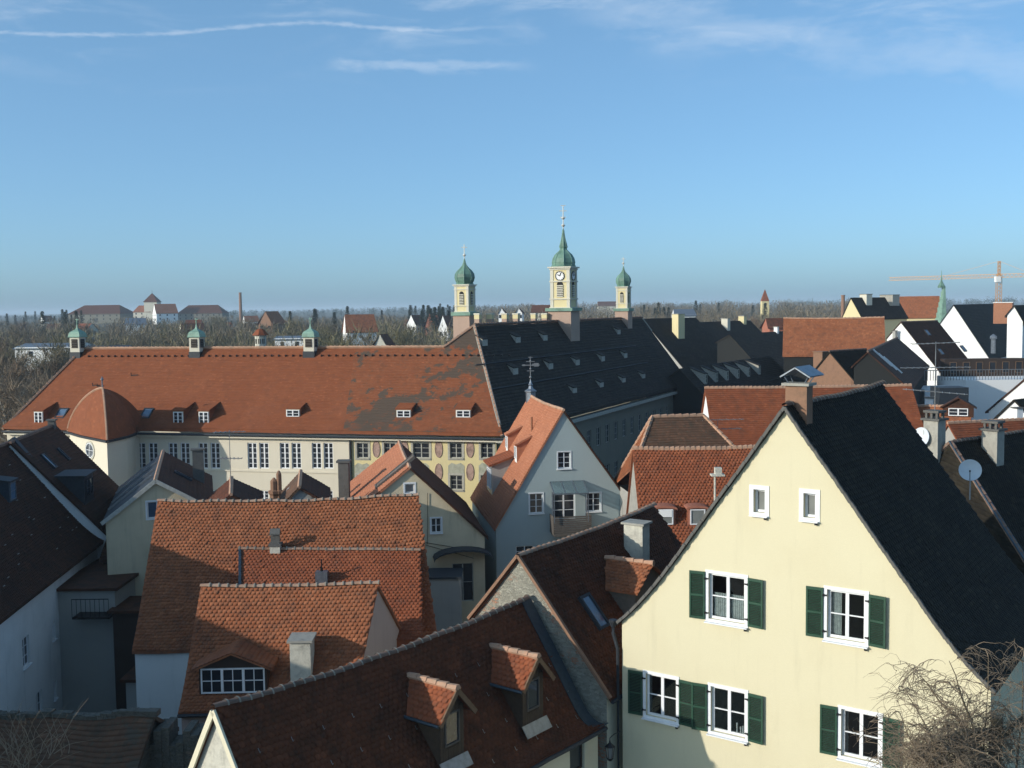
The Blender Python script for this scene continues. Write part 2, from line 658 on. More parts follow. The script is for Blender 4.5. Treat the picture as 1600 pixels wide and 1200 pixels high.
class Slope:
    """one roof slope, P00 eave start, P10 eave end, P11 ridge end, P01 ridge start (outside is the side of cross(P10-P00, P01-P00))"""
    def __init__(s, P00, P10, P11, P01, sag=0., kick=0., wav=.015):
        s.P = [v3(q) for q in (P00, P10, P11, P01)]
        a, b = s.P[1] - s.P[0], s.P[3] - s.P[0]
        if np.linalg.norm(a) < 1e-6:
            a = s.P[2] - s.P[3]
        s.N = unit(np.cross(a, b))
        if s.N[2] < 0:
            s.N = -s.N
        s.sag, s.kick, s.wav = sag, kick, wav
        s.ph = rnd.uniform(0, 6)
        s.U = unit(a)
        s.L = max(np.linalg.norm(s.P[1] - s.P[0]), np.linalg.norm(s.P[2] - s.P[3]))
        mid0, mid1 = (s.P[0] + s.P[1]) / 2, (s.P[2] + s.P[3]) / 2
        vv = np.cross(s.N, s.U)
        s.Vd = unit(vv) if vv[2] > 0 else -unit(vv)
        s.H = abs((mid1 - mid0) @ s.Vd)

    def __call__(s, u, v):
        u = np.atleast_1d(np.asarray(u, float))[:, None]
        v = np.atleast_1d(np.asarray(v, float))[:, None]
        P = (1 - u) * (1 - v) * s.P[0] + u * (1 - v) * s.P[1] + u * v * s.P[2] + (1 - u) * v * s.P[3]
        z = -s.sag * 4 * u * (1 - u) * (v ** 1.5)
        z = z + s.kick * np.clip(1 - v / .32, 0, 1) ** 2
        z = z + s.wav * np.sin(u * s.L * .9 + s.ph) * np.sin(v * 3.1 + .4) + s.wav * .5 * np.sin(u * s.L * 2.3 + v * s.H * 1.7 + s.ph)
        return P + z * Z

    def deck(s, mb, mat, th=.14, nu=10, nv=8, lift=0.):
        us, vs = np.linspace(0, 1, nu + 1), np.linspace(0, 1, nv + 1)
        G = [[s([u], [v])[0] + s.N * lift for u in us] for v in vs]

        def uv(p):
            return ((p - s.P[0]) @ s.U + 500, (p - s.P[0]) @ s.Vd + 500)
        for j in range(nv):
            for i in range(nu):
                q = [G[j][i], G[j][i + 1], G[j + 1][i + 1], G[j + 1][i]]
                mb.face(q, mat, [uv(p) for p in q])
                mb.face([p - Z * th for p in q[::-1]], mat)
        ed = [[G[0][i] for i in range(nu + 1)], [G[j][nu] for j in range(nv + 1)],
              [G[nv][i] for i in range(nu, -1, -1)], [G[j][0] for j in range(nv, -1, -1)]]
        for e in ed:
            for p, q in zip(e[:-1], e[1:]):
                mb.face([p, p - Z * th, q - Z * th, q], mat)

    def biber(s, parent, mat, w=.18, r=.16, name='roof_tiles'):
        """every flat beaver-tail tile as a small curved-ended slab"""
        nr = max(1, int(round(s.H / r)))
        du, rows = [], []
        for j in range(nr):
            v = j / nr
            Lp = (1 - v) * s.P[0] + v * s.P[3]
            Rp = (1 - v) * s.P[1] + v * s.P[2]
            L = np.linalg.norm(Rp - Lp)
            if L < .05:
                continue
            off = ((Lp - s.P[0]) @ s.U) % w
            x = np.arange(-off + (w / 2 if j % 2 else 0), L + w, w)
            x = x[(x > .02) & (x < L - .02)]
            du.append(x / L)
            rows.append(np.full(len(x), j))
        u = np.concatenate(du)
        jj = np.concatenate(rows)
        n = len(u)
        v = jj / nr
        o = s(u, v)
        o2 = s(np.clip(u + .002, 0, 1), v) - s(np.clip(u - .002, 0, 1), v)
        eu = o2 / np.linalg.norm(o2, axis=1)[:, None]
        ev = s(u, np.minimum(v + .01, 1)) - s(u, np.minimum(v + .01, 1) - .01)
        ev = ev / np.linalg.norm(ev, axis=1)[:, None]
        en = np.cross(eu, ev)
        en *= np.sign(en[:, 2])[:, None]
        rot = rng.normal(0, .014, n)
        eu_ = eu * np.cos(rot)[:, None] + ev * np.sin(rot)[:, None]
        ev_ = ev * np.cos(rot)[:, None] - eu * np.sin(rot)[:, None]
        lift = rng.normal(0, .004, n)
        odd = rng.random(n) < .022
        lift[odd] += .02
        h = w * .485
        prof = np.array([(-h, r * 1.12, .012), (h, r * 1.12, .012), (h, .028, .042), (h * .7, -.008, .044), (0, -.024, .045), (-h * .7, -.008, .044), (-h, .028, .042)])
        low = prof[2:].copy()
        low[:, 2] -= .022
        pr = np.vstack([prof, low])                       # 12 verts
        k = len(pr)
        V = o[:, None, :] + pr[None, :, 0, None] * eu_[:, None, :] + (pr[None, :, 1, None] + rng.normal(0, .004, n)[:, None, None]) * ev_[:, None, :] \
            + (pr[None, :, 2, None] + lift[:, None, None]) * en[:, None, :]
        flip = np.sign((np.cross(eu, ev)[0])[2]) < 0
        loc = [6, 5, 4, 3, 2, 1, 0] if not flip else [0, 1, 2, 3, 4, 5, 6]
        loc = loc[::-1] if not flip else loc[::-1]
        fl = [loc]
        for a in range(4):
            fl.append([2 + a, 7 + a, 8 + a, 3 + a])
        flat = np.array([q for f in fl for q in f])
        st = np.cumsum([0] + [len(f) for f in fl])[:-1]
        loops = (flat[None, :] + (np.arange(n) * k)[:, None]).ravel()
        starts = (st[None, :] + (np.arange(n) * len(flat))[:, None]).ravel()
        uvx = ((o - s.P[0]) @ s.U) / w
        cell = np.stack([(np.floor(uvx) + .5) * .18 + 900, (jj + .5) * .16 + 900], 1)
        uv = np.repeat(cell, len(flat), axis=0)
        return np_mesh(name, V.reshape(-1, 3), loops, starts, mat, parent, uv, 'stuff')

    def rows(s, parent, mat, r=.17, seg=14, name='roof_tiles', w=.18):
        """tile courses as overlapping strips with a proud lower edge"""
        nr = max(1, int(round(s.H / r)))
        nu = seg
        V, F, UV = [], [], []
        c = 0
        for j in range(nr):
            v0, v1 = j / nr, min(1, (j + 1.08) / nr)
            us = np.linspace(0, 1, nu + 1)
            a = s(us, np.full(nu + 1, v0)) + s.N * (.045 + rng.normal(0, .004, nu + 1)[:, None])
            b_ = s(us, np.full(nu + 1, v1)) + s.N * .012
            d = a - s.N * .03
            V += [a, b_, d]
            for i in range(nu):
                F.append([c + i, c + i + 1, c + nu + 1 + i + 1, c + nu + 1 + i])
                ua, ub = (a[i] - s.P[0]) @ s.U + 700, (a[i + 1] - s.P[0]) @ s.U + 700
                vv = (j + .5) * .16 + 700
                st = (j % 2) * .09
                UV += [(ua + st, vv), (ub + st, vv), (ub + st, vv), (ua + st, vv)]
                F.append([c + i, c + 2 * (nu + 1) + i, c + 2 * (nu + 1) + i + 1, c + i + 1])
                UV += [(ua + st, vv)] * 4
            c += 3 * (nu + 1)
        loops = np.array(F).ravel()
        return np_mesh(name, np.vstack(V), loops, np.arange(len(F)) * 4, mat, parent, np.array(UV), 'stuff')


def ridge_mesh():
    """one half-round ridge tile, 0.36 long, slightly conical, along +X"""
    me = bpy.data.meshes.new('ridge_tile')
    v, f = [], []
    n = 6
    for k, (x, r) in enumerate(((-.19, .130), (-.12, .112), (.19, .092))):
        for q in range(n + 1):
            a = math.pi * q / n
            v.append((x, math.cos(a) * r, math.sin(a) * r * .85 - .02))
    for k in range(2):
        for q in range(n):
            f.append((k * (n + 1) + q, k * (n + 1) + q + 1, (k + 1) * (n + 1) + q + 1, (k + 1) * (n + 1) + q))
    f.append(tuple(range(n + 1))[::-1])
    k = len(v)
    for x, r in ((-.215, .10), (-.215, .142), (-.165, .138)):          # mortar collar at the lap
        for q in range(n + 1):
            a = math.pi * q / n
            v.append((x, math.cos(a) * r, math.sin(a) * r * .9 - .02))
    for j in range(2):
        for q in range(n):
            f.append((k + j * (n + 1) + q, k + j * (n + 1) + q + 1, k + (j + 1) * (n + 1) + q + 1, k + (j + 1) * (n + 1) + q))
    me.from_pydata(v, [], f)
    return me


def ridge_mat(name, c1, c2, mort):
    m, t, b = new_mat(name)
    oi = t.n('ShaderNodeObjectInfo')
    p = pos(t)
    col = t.mix(oi.outputs['Random'], c1, c2)
    n = t.noise(p, 9, 4, .7)
    col = t.mix(t.ramp(n, .45, .7, 0, .7), col, mort)
    col = t.mix(t.ramp(t.noise(p, 1.3, 3), .5, .7, 0, .5), col, tuple(q * .6 for q in c1))
    t.l(col, b.inputs['Base Color'])
    b.inputs['Roughness'].default_value = .9


ridge_mat('ridge_clay_one', (.33, .17, .10), (.42, .26, .18), (.30, .27, .21))
ridge_mat('ridge_dark_one', (.09, .055, .04), (.16, .10, .075), (.13, .12, .10))
simple('mortar', (.27, .25, .205), .9, bmp=.4)
RIDGE = {}


def ridge_tiles(roof, curve, mat='ridge_clay', step=.35, scale=1.):
    """curve: list of points along the ridge; individual half-round tiles laid end over end"""
    if mat not in RIDGE:
        me = ridge_mesh()
        me.materials.append(MATS[mat + '_one'])
        me.materials.append(MATS['mortar'])
        for p_ in list(me.polygons)[-12:]:
            p_.material_index = 1
        RIDGE[mat] = me
    pts = [v3(p) for p in curve]
    off = OFF[roof.name]
    L = [0]
    for a, b_ in zip(pts[:-1], pts[1:]):
        L.append(L[-1] + np.linalg.norm(b_ - a))
    n = max(1, int(round(L[-1] / step)))
    for i in range(n):
        s_ = (i + .5) / n * L[-1]
        k = max(0, min(len(pts) - 2, int(np.searchsorted(L, s_) - 1)))
        p = pts[k] + (pts[k + 1] - pts[k]) * (s_ - L[k]) / max(1e-9, L[k + 1] - L[k])
        d = unit(pts[k + 1] - pts[k])
        o = bpy.data.objects.new('ridge_tile', RIDGE[mat])
        COL.objects.link(o)
        o.parent = roof
        o.location = Vector(p - off + Z * (.02 + rnd.uniform(-.008, .008)))
        o.rotation_euler = Vector(d).to_track_quat('X', 'Z').to_euler()
        o.rotation_euler.z += rnd.uniform(-.02, .02)
        o.scale = (scale, scale, scale)


def joined_ridge(roof, curve, mat='ridge_clay', step=.4, r=.12):
    """ridge too far away to pick its tiles apart: still separate proud caps, in one mesh"""
    mb = MB()
    pts = [v3(p) for p in curve]
    tot = sum(np.linalg.norm(b_ - a) for a, b_ in zip(pts[:-1], pts[1:]))
    n = max(1, int(tot / step))
    a, b_ = pts[0], pts[-1]
    for i in range(n):
        p = a + (b_ - a) * i / n
        q = a + (b_ - a) * (i + 1.05) / n
        mb.tube([p + Z * .0, q + Z * -.03], [r, r * .8], 5)
    o = mb.build('ridge_tiles', mat, roof, 'stuff')
    return o


def wall_with_holes(mb, outline, holes, P0, r, n, mat, depth=.16, reveal=None):
    """outline / holes in plane coordinates (b, z) measured from P0 along r and up; n is the outward normal"""
    holes = [h for h in holes if h is not None]
    pts = [Vector(p) for p in outline]
    edges = [(i, (i + 1) % len(outline)) for i in range(len(outline))]
    for h in holes:
        k = len(pts)
        pts += [Vector(p) for p in h]
        edges += [(k + i, k + (i + 1) % len(h)) for i in range(len(h))]
    vs, _, fs, *_ = delaunay_2d_cdt(pts, edges, [], 1, 1e-5)

    def inside(x, y, poly):
        c = False
        for i in range(len(poly)):
            x1, y1 = poly[i]
            x2, y2 = poly[(i + 1) % len(poly)]
            if (y1 > y) != (y2 > y) and x < (x2 - x1) * (y - y1) / (y2 - y1) + x1:
                c = not c
        return c

    def w(p, d=0.):
        return P0 + r * p[0] + Z * p[1] - n * d
    for f in fs:
        cx = sum(vs[i][0] for i in f) / len(f)
        cy = sum(vs[i][1] for i in f) / len(f)
        if any(inside(cx, cy, h) for h in holes):
            continue
        q = [w(vs[i]) for i in f]
        if np.cross(q[1] - q[0], q[2] - q[0]) @ n < 0:
            q = q[::-1]
        mb.face(q, mat)
    for h in holes:
        for i in range(len(h)):
            a, b_ = h[i], h[(i + 1) % len(h)]
            mb.face([w(a), w(b_), w(b_, depth), w(a, depth)], reveal or mat)


def window(parent, C0, r, n, w, h, frame='white_frame', cas=2, bars=1, depth=.12, ft=.055, surround=0., sur_mat='white_frame', sill='white_frame', pane='glass_dark', post=None, name='window', vbars=0, cells=False):
    """C0 centre on the wall face.  frame, posts and bars are the window; panes, sill, surround its pieces"""
    mb = MB()
    c = C0 - n * depth
    u, a = r, Z
    post = post or ft * 1.1
    d = n * .03
    mb.obox(c + a * (h / 2 - ft / 2), u * w / 2, a * ft / 2, d)
    mb.obox(c - a * (h / 2 - ft / 2), u * w / 2, a * ft / 2, d)
    mb.obox(c + u * (w / 2 - ft / 2), u * ft / 2, a * (h / 2 - ft), d)
    mb.obox(c - u * (w / 2 - ft / 2), u * ft / 2, a * (h / 2 - ft), d)
    cw = w / cas
    for i in range(1, cas):
        mb.obox(c + u * (-w / 2 + i * cw), u * post / 2, a * (h / 2 - ft), d * 1.1)
    for i in range(cas):
        x0 = -w / 2 + i * cw
        for k in range(1, bars + 1):
            mb.obox(c + u * (x0 + cw / 2) + a * (-h / 2 + h * k / (bars + 1)), u * (cw / 2 - ft * .7), a * ft * .22, d * .7)
        for k in range(1, vbars + 1):
            mb.obox(c + u * (x0 + cw * k / (vbars + 1)), u * ft * .22, a * (h / 2 - ft), d * .66)
    o = mb.build(name, frame, parent)
    if cells:
        for i in range(cas):
            for k in range(bars + 1):
                pb = MB()
                zc = -h / 2 + h * (k + .5) / (bars + 1)
                pb.obox(c + u * (-w / 2 + (i + .5) * cw) + a * zc - n * .004, u * (cw / 2 - ft * .4), a * (h / (bars + 1) / 2 - ft * .1), n * .004)
                pb.build('pane', pane, o)
    else:
        pb = MB()
        pb.obox(c - n * .006, u * (w / 2 - ft * .3), a * (h / 2 - ft * .3), n * .004)
        pb.build('pane', pane, o)
    if sill:
        sb = MB()
        sb.obox(C0 - a * (h / 2 + .035) + n * .02, u * (w / 2 + .08), a * .03, n * .08)
        sb.build('sill', sill, o)
    if surround:
        sb = MB()
        s_ = surround
        t_ = n * .012
        e = n * .012
        sb.obox(C0 + a * (h / 2 + s_ / 2) + e, u * (w / 2 + s_), a * s_ / 2, t_)
        sb.obox(C0 - a * (h / 2 + s_ / 2) + e, u * (w / 2 + s_), a * s_ / 2, t_)
        sb.obox(C0 + u * (w / 2 + s_ / 2) + e, u * s_ / 2, a * h / 2, t_)
        sb.obox(C0 - u * (w / 2 + s_ / 2) + e, u * s_ / 2, a * h / 2, t_)
        sb.build('surround', sur_mat, o)
    return o


class House:
    """gabled house.  a runs along the ridge from A, b across it (positive = right-hand side looking from A to B)"""
    def __init__(s, label, A, B, zr, left, right, wall='white_plaster', roof='tile_red', name='gabled_house', mode='rows', ov=.25, gov=.15,
                 sag=0., kick=0., wins=(), extra_holes=(), ridge=None, ridge_mode='joined', zg=0., cat='house', group=None, row=.17, tile_sides='LR',
                 roof_left=None, wav=.015, side_wall=None, hip0=0., hip1=0., deep=.16, skew=0., kick_left=None):
        s.A = at_z(*A, zr) if len(A) == 2 else v3(A)
        s.B = at_z(*B, zr) if len(B) == 2 else v3(B)
        s.zr = zr
        s.k = skew
        kl = kick if kick_left is None else kick_left
        s.A[2] = s.B[2] = zr
        d = (s.B - s.A)
        s.L = np.linalg.norm(d)
        s.d = d / s.L
        s.n = np.array([s.d[1], -s.d[0], 0])
        s.right = s.edge(right, 1)
        s.left = s.edge(left, -1)
        s.zg = zg
        s.ov, s.gov = ov, gov
        wl, zl = s.left
        wr, z_r = s.right
        c = s.A + s.d * s.L / 2 + s.n * (wr - wl) / 2
        s.root = thing(name, label, cat, (c[0], c[1], zg), group)
        # walls
        mats = wall if isinstance(wall, dict) else {}
        wm = mats.get('all', 'white_plaster') if mats else wall
        s.winlist = [dict(q) for q in wins]
        holes = {'near': [], 'far': [], 'left': [], 'right': []}
        for q in s.winlist:
            P0, r, n = s.plane(q['side'])
            x, y = q['px']
            pw, ph = q['size']
            c0 = on_plane(x, y, P0, n)
            if 'm' in q:
                w_, h_ = q['m']
            else:
                e0 = on_plane(x - pw / 2, y, P0, n)
                e1 = on_plane(x + pw / 2, y, P0, n)
                w_ = abs((e1 - e0) @ r)
                g0 = on_plane(x, y - ph / 2, P0, n)
                g1 = on_plane(x, y + ph / 2, P0, n)
                h_ = abs(g0[2] - g1[2])
            q['c'], q['w'], q['h'] = c0, w_, h_
            b_ = (c0 - P0) @ r
            z_ = c0[2] - P0[2]
            holes[q['side']].append([(b_ - w_ / 2, z_ - h_ / 2), (b_ + w_ / 2, z_ - h_ / 2), (b_ + w_ / 2, z_ + h_ / 2), (b_ - w_ / 2, z_ + h_ / 2)])
        for sd_, h in extra_holes:
            holes[sd_].append(h)
        rt = .05
        for sd_ in ('near', 'far', 'left', 'right'):
            mb = MB()
            P0, r, n = s.plane(sd_)
            if sd_ in ('near', 'far'):
                if (sd_ == 'near' and hip0) or (sd_ == 'far' and hip1):
                    zz = min(zl, z_r) - zr
                    out = [(-wl, zg - zr), (wr, zg - zr), (wr, zz), (-wl, zz)]
                else:
                    out = [(-wl, zg - zr), (wr, zg - zr), (wr, z_r - zr - rt), (0, -rt - .03), (-wl, zl - zr - rt)]
                    if kick:
                        def zr_(f_, w__, ze__, kk):
                            v_ = 1 - (f_ * w__) / (w__ + ov)
                            return (ze__ - zr) * f_ + kk * max(0, 1 - v_ / .32) ** 2 - rt - .03
                        fs_ = (1, .95, .9, .85, .8, .7)
                        out = [(-wl, zg - zr), (wr, zg - zr)] + [(wr * f_, zr_(f_, wr, z_r, kick)) for f_ in fs_] + [(0, -rt - .03)] + [(-wl * f_, zr_(f_, wl, zl, kl)) for f_ in fs_[::-1]]
                if sd_ == 'far':
                    out = [(-x * math.sqrt(1 + skew * skew), y) for x, y in out]
            else:
                ze = (zl if sd_ == 'left' else z_r)
                if kick:
                    ze += (kl if sd_ == 'left' else kick) * max(0, 1 - (ov / ((wl if sd_ == 'left' else wr) + ov)) / .32) ** 2 - .03
                Lw = s.L + (skew * wl if sd_ == 'left' else -skew * wr)
                out = [(0, zg - zr), (Lw, zg - zr), (Lw, ze - zr - rt), (0, ze - zr - rt)]
            m_ = mats.get(sd_, wm)
            wall_with_holes(mb, out, holes[sd_], P0, r, n, m_, deep)
            mb.build('wall', m_, s.root)
        # roof
        s.mode = mode
        el = lambda a, ovx=0.: s.A + s.d * a - s.n * (wl + ov) + Z * (zl - zr - (zr - zl) / wl * ov)
        er = lambda a: s.A + s.d * a + s.n * (wr + ov) + Z * (z_r - zr - (zr - z_r) / wr * ov)
        g = gov
        R0, R1 = s.A + s.d * (hip0 if hip0 else -g), s.A + s.d * (s.L - hip1 if hip1 else s.L + g)
        a0, a1 = (-ov if hip0 else -g), (s.L + ov if hip1 else s.L + g)
        s.SR = Slope(er(a0), er(a1 - skew * (wr + ov)), R1, R0, sag, kick, wav)
        s.SL = Slope(el(a1 + skew * (wl + ov)), el(a0), R0, R1, sag, kl, wav)
        mb = MB()
        rl = roof_left or roof
        s.SR.deck(mb, roof)
        s.SL.deck(mb, rl)
        hs = []
        if hip0:
            h = Slope(el(a0), er(a0), R0, R0, 0, 0, 0)
            h.deck(mb, rl)
            hs.append(h)
        if hip1:
            h = Slope(er(a1), el(a1), R1, R1, 0, 0, 0)
            h.deck(mb, roof)
            hs.append(h)
        s.roof = mb.build('roof', roof, s.root)
        if mode == 'biber':
            if 'R' in tile_sides:
                s.SR.biber(s.roof, roof)
            if 'L' in tile_sides:
                s.SL.biber(s.roof, rl)
        elif mode == 'rows':
            if 'R' in tile_sides:
                s.SR.rows(s.roof, roof, row)
            if 'L' in tile_sides:
                s.SL.rows(s.roof, rl, row)
        for h in hs:
            if mode != 'flat':
                h.rows(s.roof, rl, row)
        cv = s.SR(1 - np.linspace(0, 1, 25), np.ones(25))
        cv = [p + Z * .03 for p in cv]
        s.ridge_curve = cv
        if ridge:
            if ridge_mode == 'each':
                ridge_tiles(s.roof, cv, ridge)
            else:
                joined_ridge(s.roof, [cv[0], cv[-1]] if not sag else cv[::24], ridge) if not sag else ridge_many(s.roof, cv, ridge)
            for h in (('hip0', hip0), ('hip1', hip1)):
                if h[1]:
                    aa, RR = (a0, R0) if h[0] == 'hip0' else (a1, R1)
                    joined_ridge(s.roof, [er(aa) + Z * .05, RR + Z * .05], ridge)
                    joined_ridge(s.roof, [el(aa) + Z * .05, RR + Z * .05], ridge)
        for q in s.winlist:
            if q.get('none'):
                continue
            P0, r, n = s.plane(q['side'])
            kw = {k: v for k, v in q.items() if k in ('frame', 'cas', 'bars', 'depth', 'ft', 'surround', 'sur_mat', 'sill', 'pane', 'post', 'vbars', 'cells')}
            q['o'] = window(s.root, q['c'], r, n, q['w'], q['h'], **kw)

    def edge(s, e, sg):
        """('px', x, y): a point of the verge on the near gable; ('wz', w, z); ('pitch', deg, x, y): a pixel on the eave line of a slope of that pitch"""
        if e[0] == 'px':
            P = on_plane(e[1], e[2], s.A, s.d)
            return abs((P - s.A) @ s.n), P[2]
        if e[0] == 'wz':
            return e[1], e[2]
        if e[0] == 'pitch':
            t_ = math.radians(e[1])
            nn = s.n * sg * math.sin(t_) + Z * math.cos(t_)
            P = on_plane(e[2], e[3], s.A, nn)
            return abs((P - s.A) @ s.n), P[2]

    def plane(s, sd_):
        if sd_ == 'near':
            return s.A, s.n, -s.d
        if sd_ == 'far':
            g_ = unit(-s.n + s.k * s.d)
            return s.B, g_, unit(s.d + s.k * s.n)
        if sd_ == 'left':
            return s.A - s.n * s.left[0], s.d, -s.n
        return s.A + s.n * s.right[0], s.d * 1., s.n

    def on_slope(s, x, y, sd_='right'):
        S_ = s.SR if sd_ == 'right' else s.SL
        return on_plane(x, y, S_.P[0], S_.N)


# the 'right' plane measures b from the near corner too
_pl = House.plane


def _plane(s, sd_):
    P0, r, n = _pl(s, sd_)
    return P0, r, n


def ridge_many(roof, cv, mat):
    mb = MB()
    for a, b_ in zip(cv[:-1], cv[1:]):
        L = np.linalg.norm(b_ - a)
        k = max(1, int(round(L / .38)))
        for i in range(k):
            mb.tube([a + (b_ - a) * i / k, a + (b_ - a) * (i + 1.06) / k - Z * .03], [.12, .095], 5)
    return mb.build('ridge_tiles', mat, roof, 'stuff')


def height_to(P, x, y):
    """height above P at which the vertical through P meets picture row y"""
    lo, hi = 0., 60.
    for _ in range(50):
        m_ = (lo + hi) / 2
        q = P + Z * m_ - CAM
        py = 600 - FL * (q @ cU) / (q @ cF)
        if py > y:
            lo = m_
        else:
            hi = m_
    return lo


def chimney(H, base, top, w, dep=None, mat='concrete', cap='dark_concrete', style='slab', side='right', P=None, d=None, n=None, below=1.2, label=None):
    """chimney as a part of its house; base pixel on the slope, top = picture row of the stack's top"""
    P = H.on_slope(*base, side) if P is None else P
    d = H.d if d is None else d
    n = H.n if n is None else n
    h = height_to(P, base[0], top)
    dep = dep or w
    mb = MB()
    mb.obox(P + Z * (h - below) / 2, d * dep / 2, n * w / 2, Z * (h + below) / 2)
    o = mb.build('chimney', mat, H.root, label=label)
    T = P + Z * h
    c = MB()
    if style == 'slab':
        c.obox(T + Z * .04, d * (dep / 2 + .09), n * (w / 2 + .09), Z * .04)
    elif style == 'pots':
        c.obox(T + Z * .04, d * (dep / 2 + .1), n * (w / 2 + .1), Z * .045)
        for i in (-1, 1):
            for j in (-1, 0, 1):
                c.obox(T + Z * .2 + d * i * dep * .36 + n * j * w * .36, d * .05, n * .05, Z * .14)
        c.obox(T + Z * .25, d * (dep * .36), n * (.02), Z * .09)
        c.obox(T + Z * .38, d * (dep / 2 + .02), n * (w / 2 + .02), Z * .05)
    elif style == 'tile':
        c.obox(T + Z * .05, d * (dep / 2 + .05), n * (w / 2 + .05), Z * .05)
        for sg in (-1, 1):
            c.obox(T + Z * .3 + n * sg * w * .22, d * dep * .42, n * .025, Z * .2)
        for sg in (-1, 1):
            a = T + Z * .5 + n * sg * w * .42
            b_ = T + Z * .72
            c.face([a - d * dep / 2, a + d * dep / 2, b_ + d * dep / 2, b_ - d * dep / 2])
            c.face([a - d * dep / 2 + Z * .05, b_ - d * dep / 2 + Z * .05, b_ + d * dep / 2 + Z * .05, a + d * dep / 2 + Z * .05])
    c.build('cap', cap, o)
    return o, T


def dormer(H, P, n, w, h, slope_t, kind='gable', pitch=.9, wall='shed_dark', roof='tile_brown', frame='white_frame', win=None, ov=.18, tiles='rows', cas=2, bars=1, vbars=0, shedq=.3, pane='glass_dark', front=None, rmat=None, ridge=None, name='dormer', sill=None, edge_mat=None):
    """P: foot of the front, n: outward horizontal, slope_t: tangent of the main roof.  Returns the dormer part"""
    r = unit(np.cross(Z, n))
    q = w / 2
    rmat = rmat or roof
    mb = MB()
    fb = [P - r * q, P + r * q]
    if kind == 'shed':
        c = h / max(.15, slope_t - shedq)
        ft_ = [p + Z * h for p in fb]
        bk = [p - n * c + Z * (c * slope_t) for p in fb]
        for i in (0, 1):
            mb.face([fb[i], ft_[i], bk[i]], wall)
        mb.face([fb[0], fb[1], ft_[1], ft_[0]], front or wall)
    else:
        hr = h + q * pitch
        ft_ = [p + Z * h for p in fb]
        bk = [p - n * (h / slope_t) + Z * h for p in fb]
        for i in (0, 1):
            mb.face([fb[i], ft_[i], bk[i]], wall)
        top = P + Z * hr
        if kind == 'arch':
            arc = [P + r * q * math.cos(a) + Z * (h + q * pitch * math.sin(a)) for a in np.linspace(0, math.pi, 9)]
            mb.face([fb[0], fb[1]] + arc, front or wall)
        else:
            mb.face([fb[0], fb[1], ft_[1], top, ft_[0]], front or wall)
    # fall of the walls below the roof skin
    o = mb.build(name, wall, H.root)
    ro = MB()
    if kind == 'shed':
        a = ft_[0] - r * ov + n * ov - Z * (shedq * ov)
        b_ = ft_[1] + r * ov + n * ov - Z * (shedq * ov)
        cc = ft_[1] + r * ov - n * c + Z * shedq * c
        dd = ft_[0] - r * ov - n * c + Z * shedq * c
        S_ = Slope(a + Z * .05, b_ + Z * .05, cc + Z * .05, dd + Z * .05, wav=.005)
        S_.deck(ro, rmat, .08, 3, 3)
        sl = [S_]
        ro_o = ro.build('dormer_roof', rmat, o)
    else:
        top = P + Z * (h + q * pitch)
        bt = top - n * ((h + q * pitch) / slope_t)
        sl = []
        if kind == 'arch':
            arc = [(r * (q + .08) * math.cos(a), h + (q + .08) * pitch * math.sin(a)) for a in np.linspace(0, math.pi, 9)]
            for (u0, z0), (u1, z1) in zip(arc[:-1], arc[1:]):
                f0, f1 = P + u0 + Z * z0 + n * .1, P + u1 + Z * z1 + n * .1
                b0, b1 = P + u0 + Z * z0 - n * z0 / slope_t, P + u1 + Z * z1 - n * z1 / slope_t
                ro.face([f0, b0, b1, f1], rmat)
                ro.face([f0, f1, f1 - Z * .09, f0 - Z * .09], rmat)
            ro_o = ro.build('dormer_roof', rmat, o)
        else:
            for sg in (-1, 1):
                e0 = P + r * sg * (q + ov) + Z * (h - ov * pitch) + n * ov
                e1 = e0 - n * (ov + (h - ov * pitch) / slope_t)
                t0 = top + n * ov
                if sg > 0:
                    S_ = Slope(e0 + Z * .05, e1 + Z * .05, bt + Z * .05, t0 + Z * .05, wav=.004)
                else:
                    S_ = Slope(e1 + Z * .05, e0 + Z * .05, t0 + Z * .05, bt + Z * .05, wav=.004)
                S_.deck(ro, rmat, .07, 4, 3)
                sl.append(S_)
            ro_o = ro.build('dormer_roof', rmat, o)
            if ridge:
                k = MB()
                a, b_ = top + n * (ov + .03) + Z * .08, bt + Z * .08
                m_ = max(1, int(np.linalg.norm(b_ - a) / .36))
                for i in range(m_):
                    k.tube([a + (b_ - a) * i / m_, a + (b_ - a) * (i + 1.08) / m_ - Z * .02], [.12, .1], 6)
                k.build('ridge_tiles', ridge, o, 'stuff')
    for S_ in sl:
        if tiles == 'rows':
            S_.rows(o, rmat, .17, 4)
        elif tiles == 'biber':
            S_.biber(o, rmat)
    if win:
        ww, wh, wz = win
        C0 = P + Z * wz + n * .03
        fm = MB()
        u = r
        ft__ = .05
        for sg in (-1, 1):
            fm.obox(C0 + Z * sg * (wh / 2 - ft__ / 2), u * ww / 2, Z * ft__ / 2, n * .03)
            fm.obox(C0 + u * sg * (ww / 2 - ft__ / 2), u * ft__ / 2, Z * (wh / 2 - ft__), n * .03)
        for i in range(1, cas):
            fm.obox(C0 + u * (-ww / 2 + ww * i / cas), u * .045, Z * (wh / 2 - ft__), n * .033)
        for i in range(cas):
            cx_ = -ww / 2 + ww * (i + .5) / cas
            for k in range(1, bars + 1):
                fm.obox(C0 + u * cx_ + Z * (-wh / 2 + wh * k / (bars + 1)), u * (ww / cas / 2 - .06), Z * .014, n * .02)
            for k in range(1, vbars + 1):
                fm.obox(C0 + u * (-ww / 2 + ww / cas * (i + k / (vbars + 1))), u * .014, Z * (wh / 2 - ft__), n * .018)
        fm.build('window_frame', frame, o)
        g = MB()
        g.obox(C0 - n * .012, u * (ww / 2 - .02), Z * (wh / 2 - .02), n * .004)
        g.build('pane', pane, o)
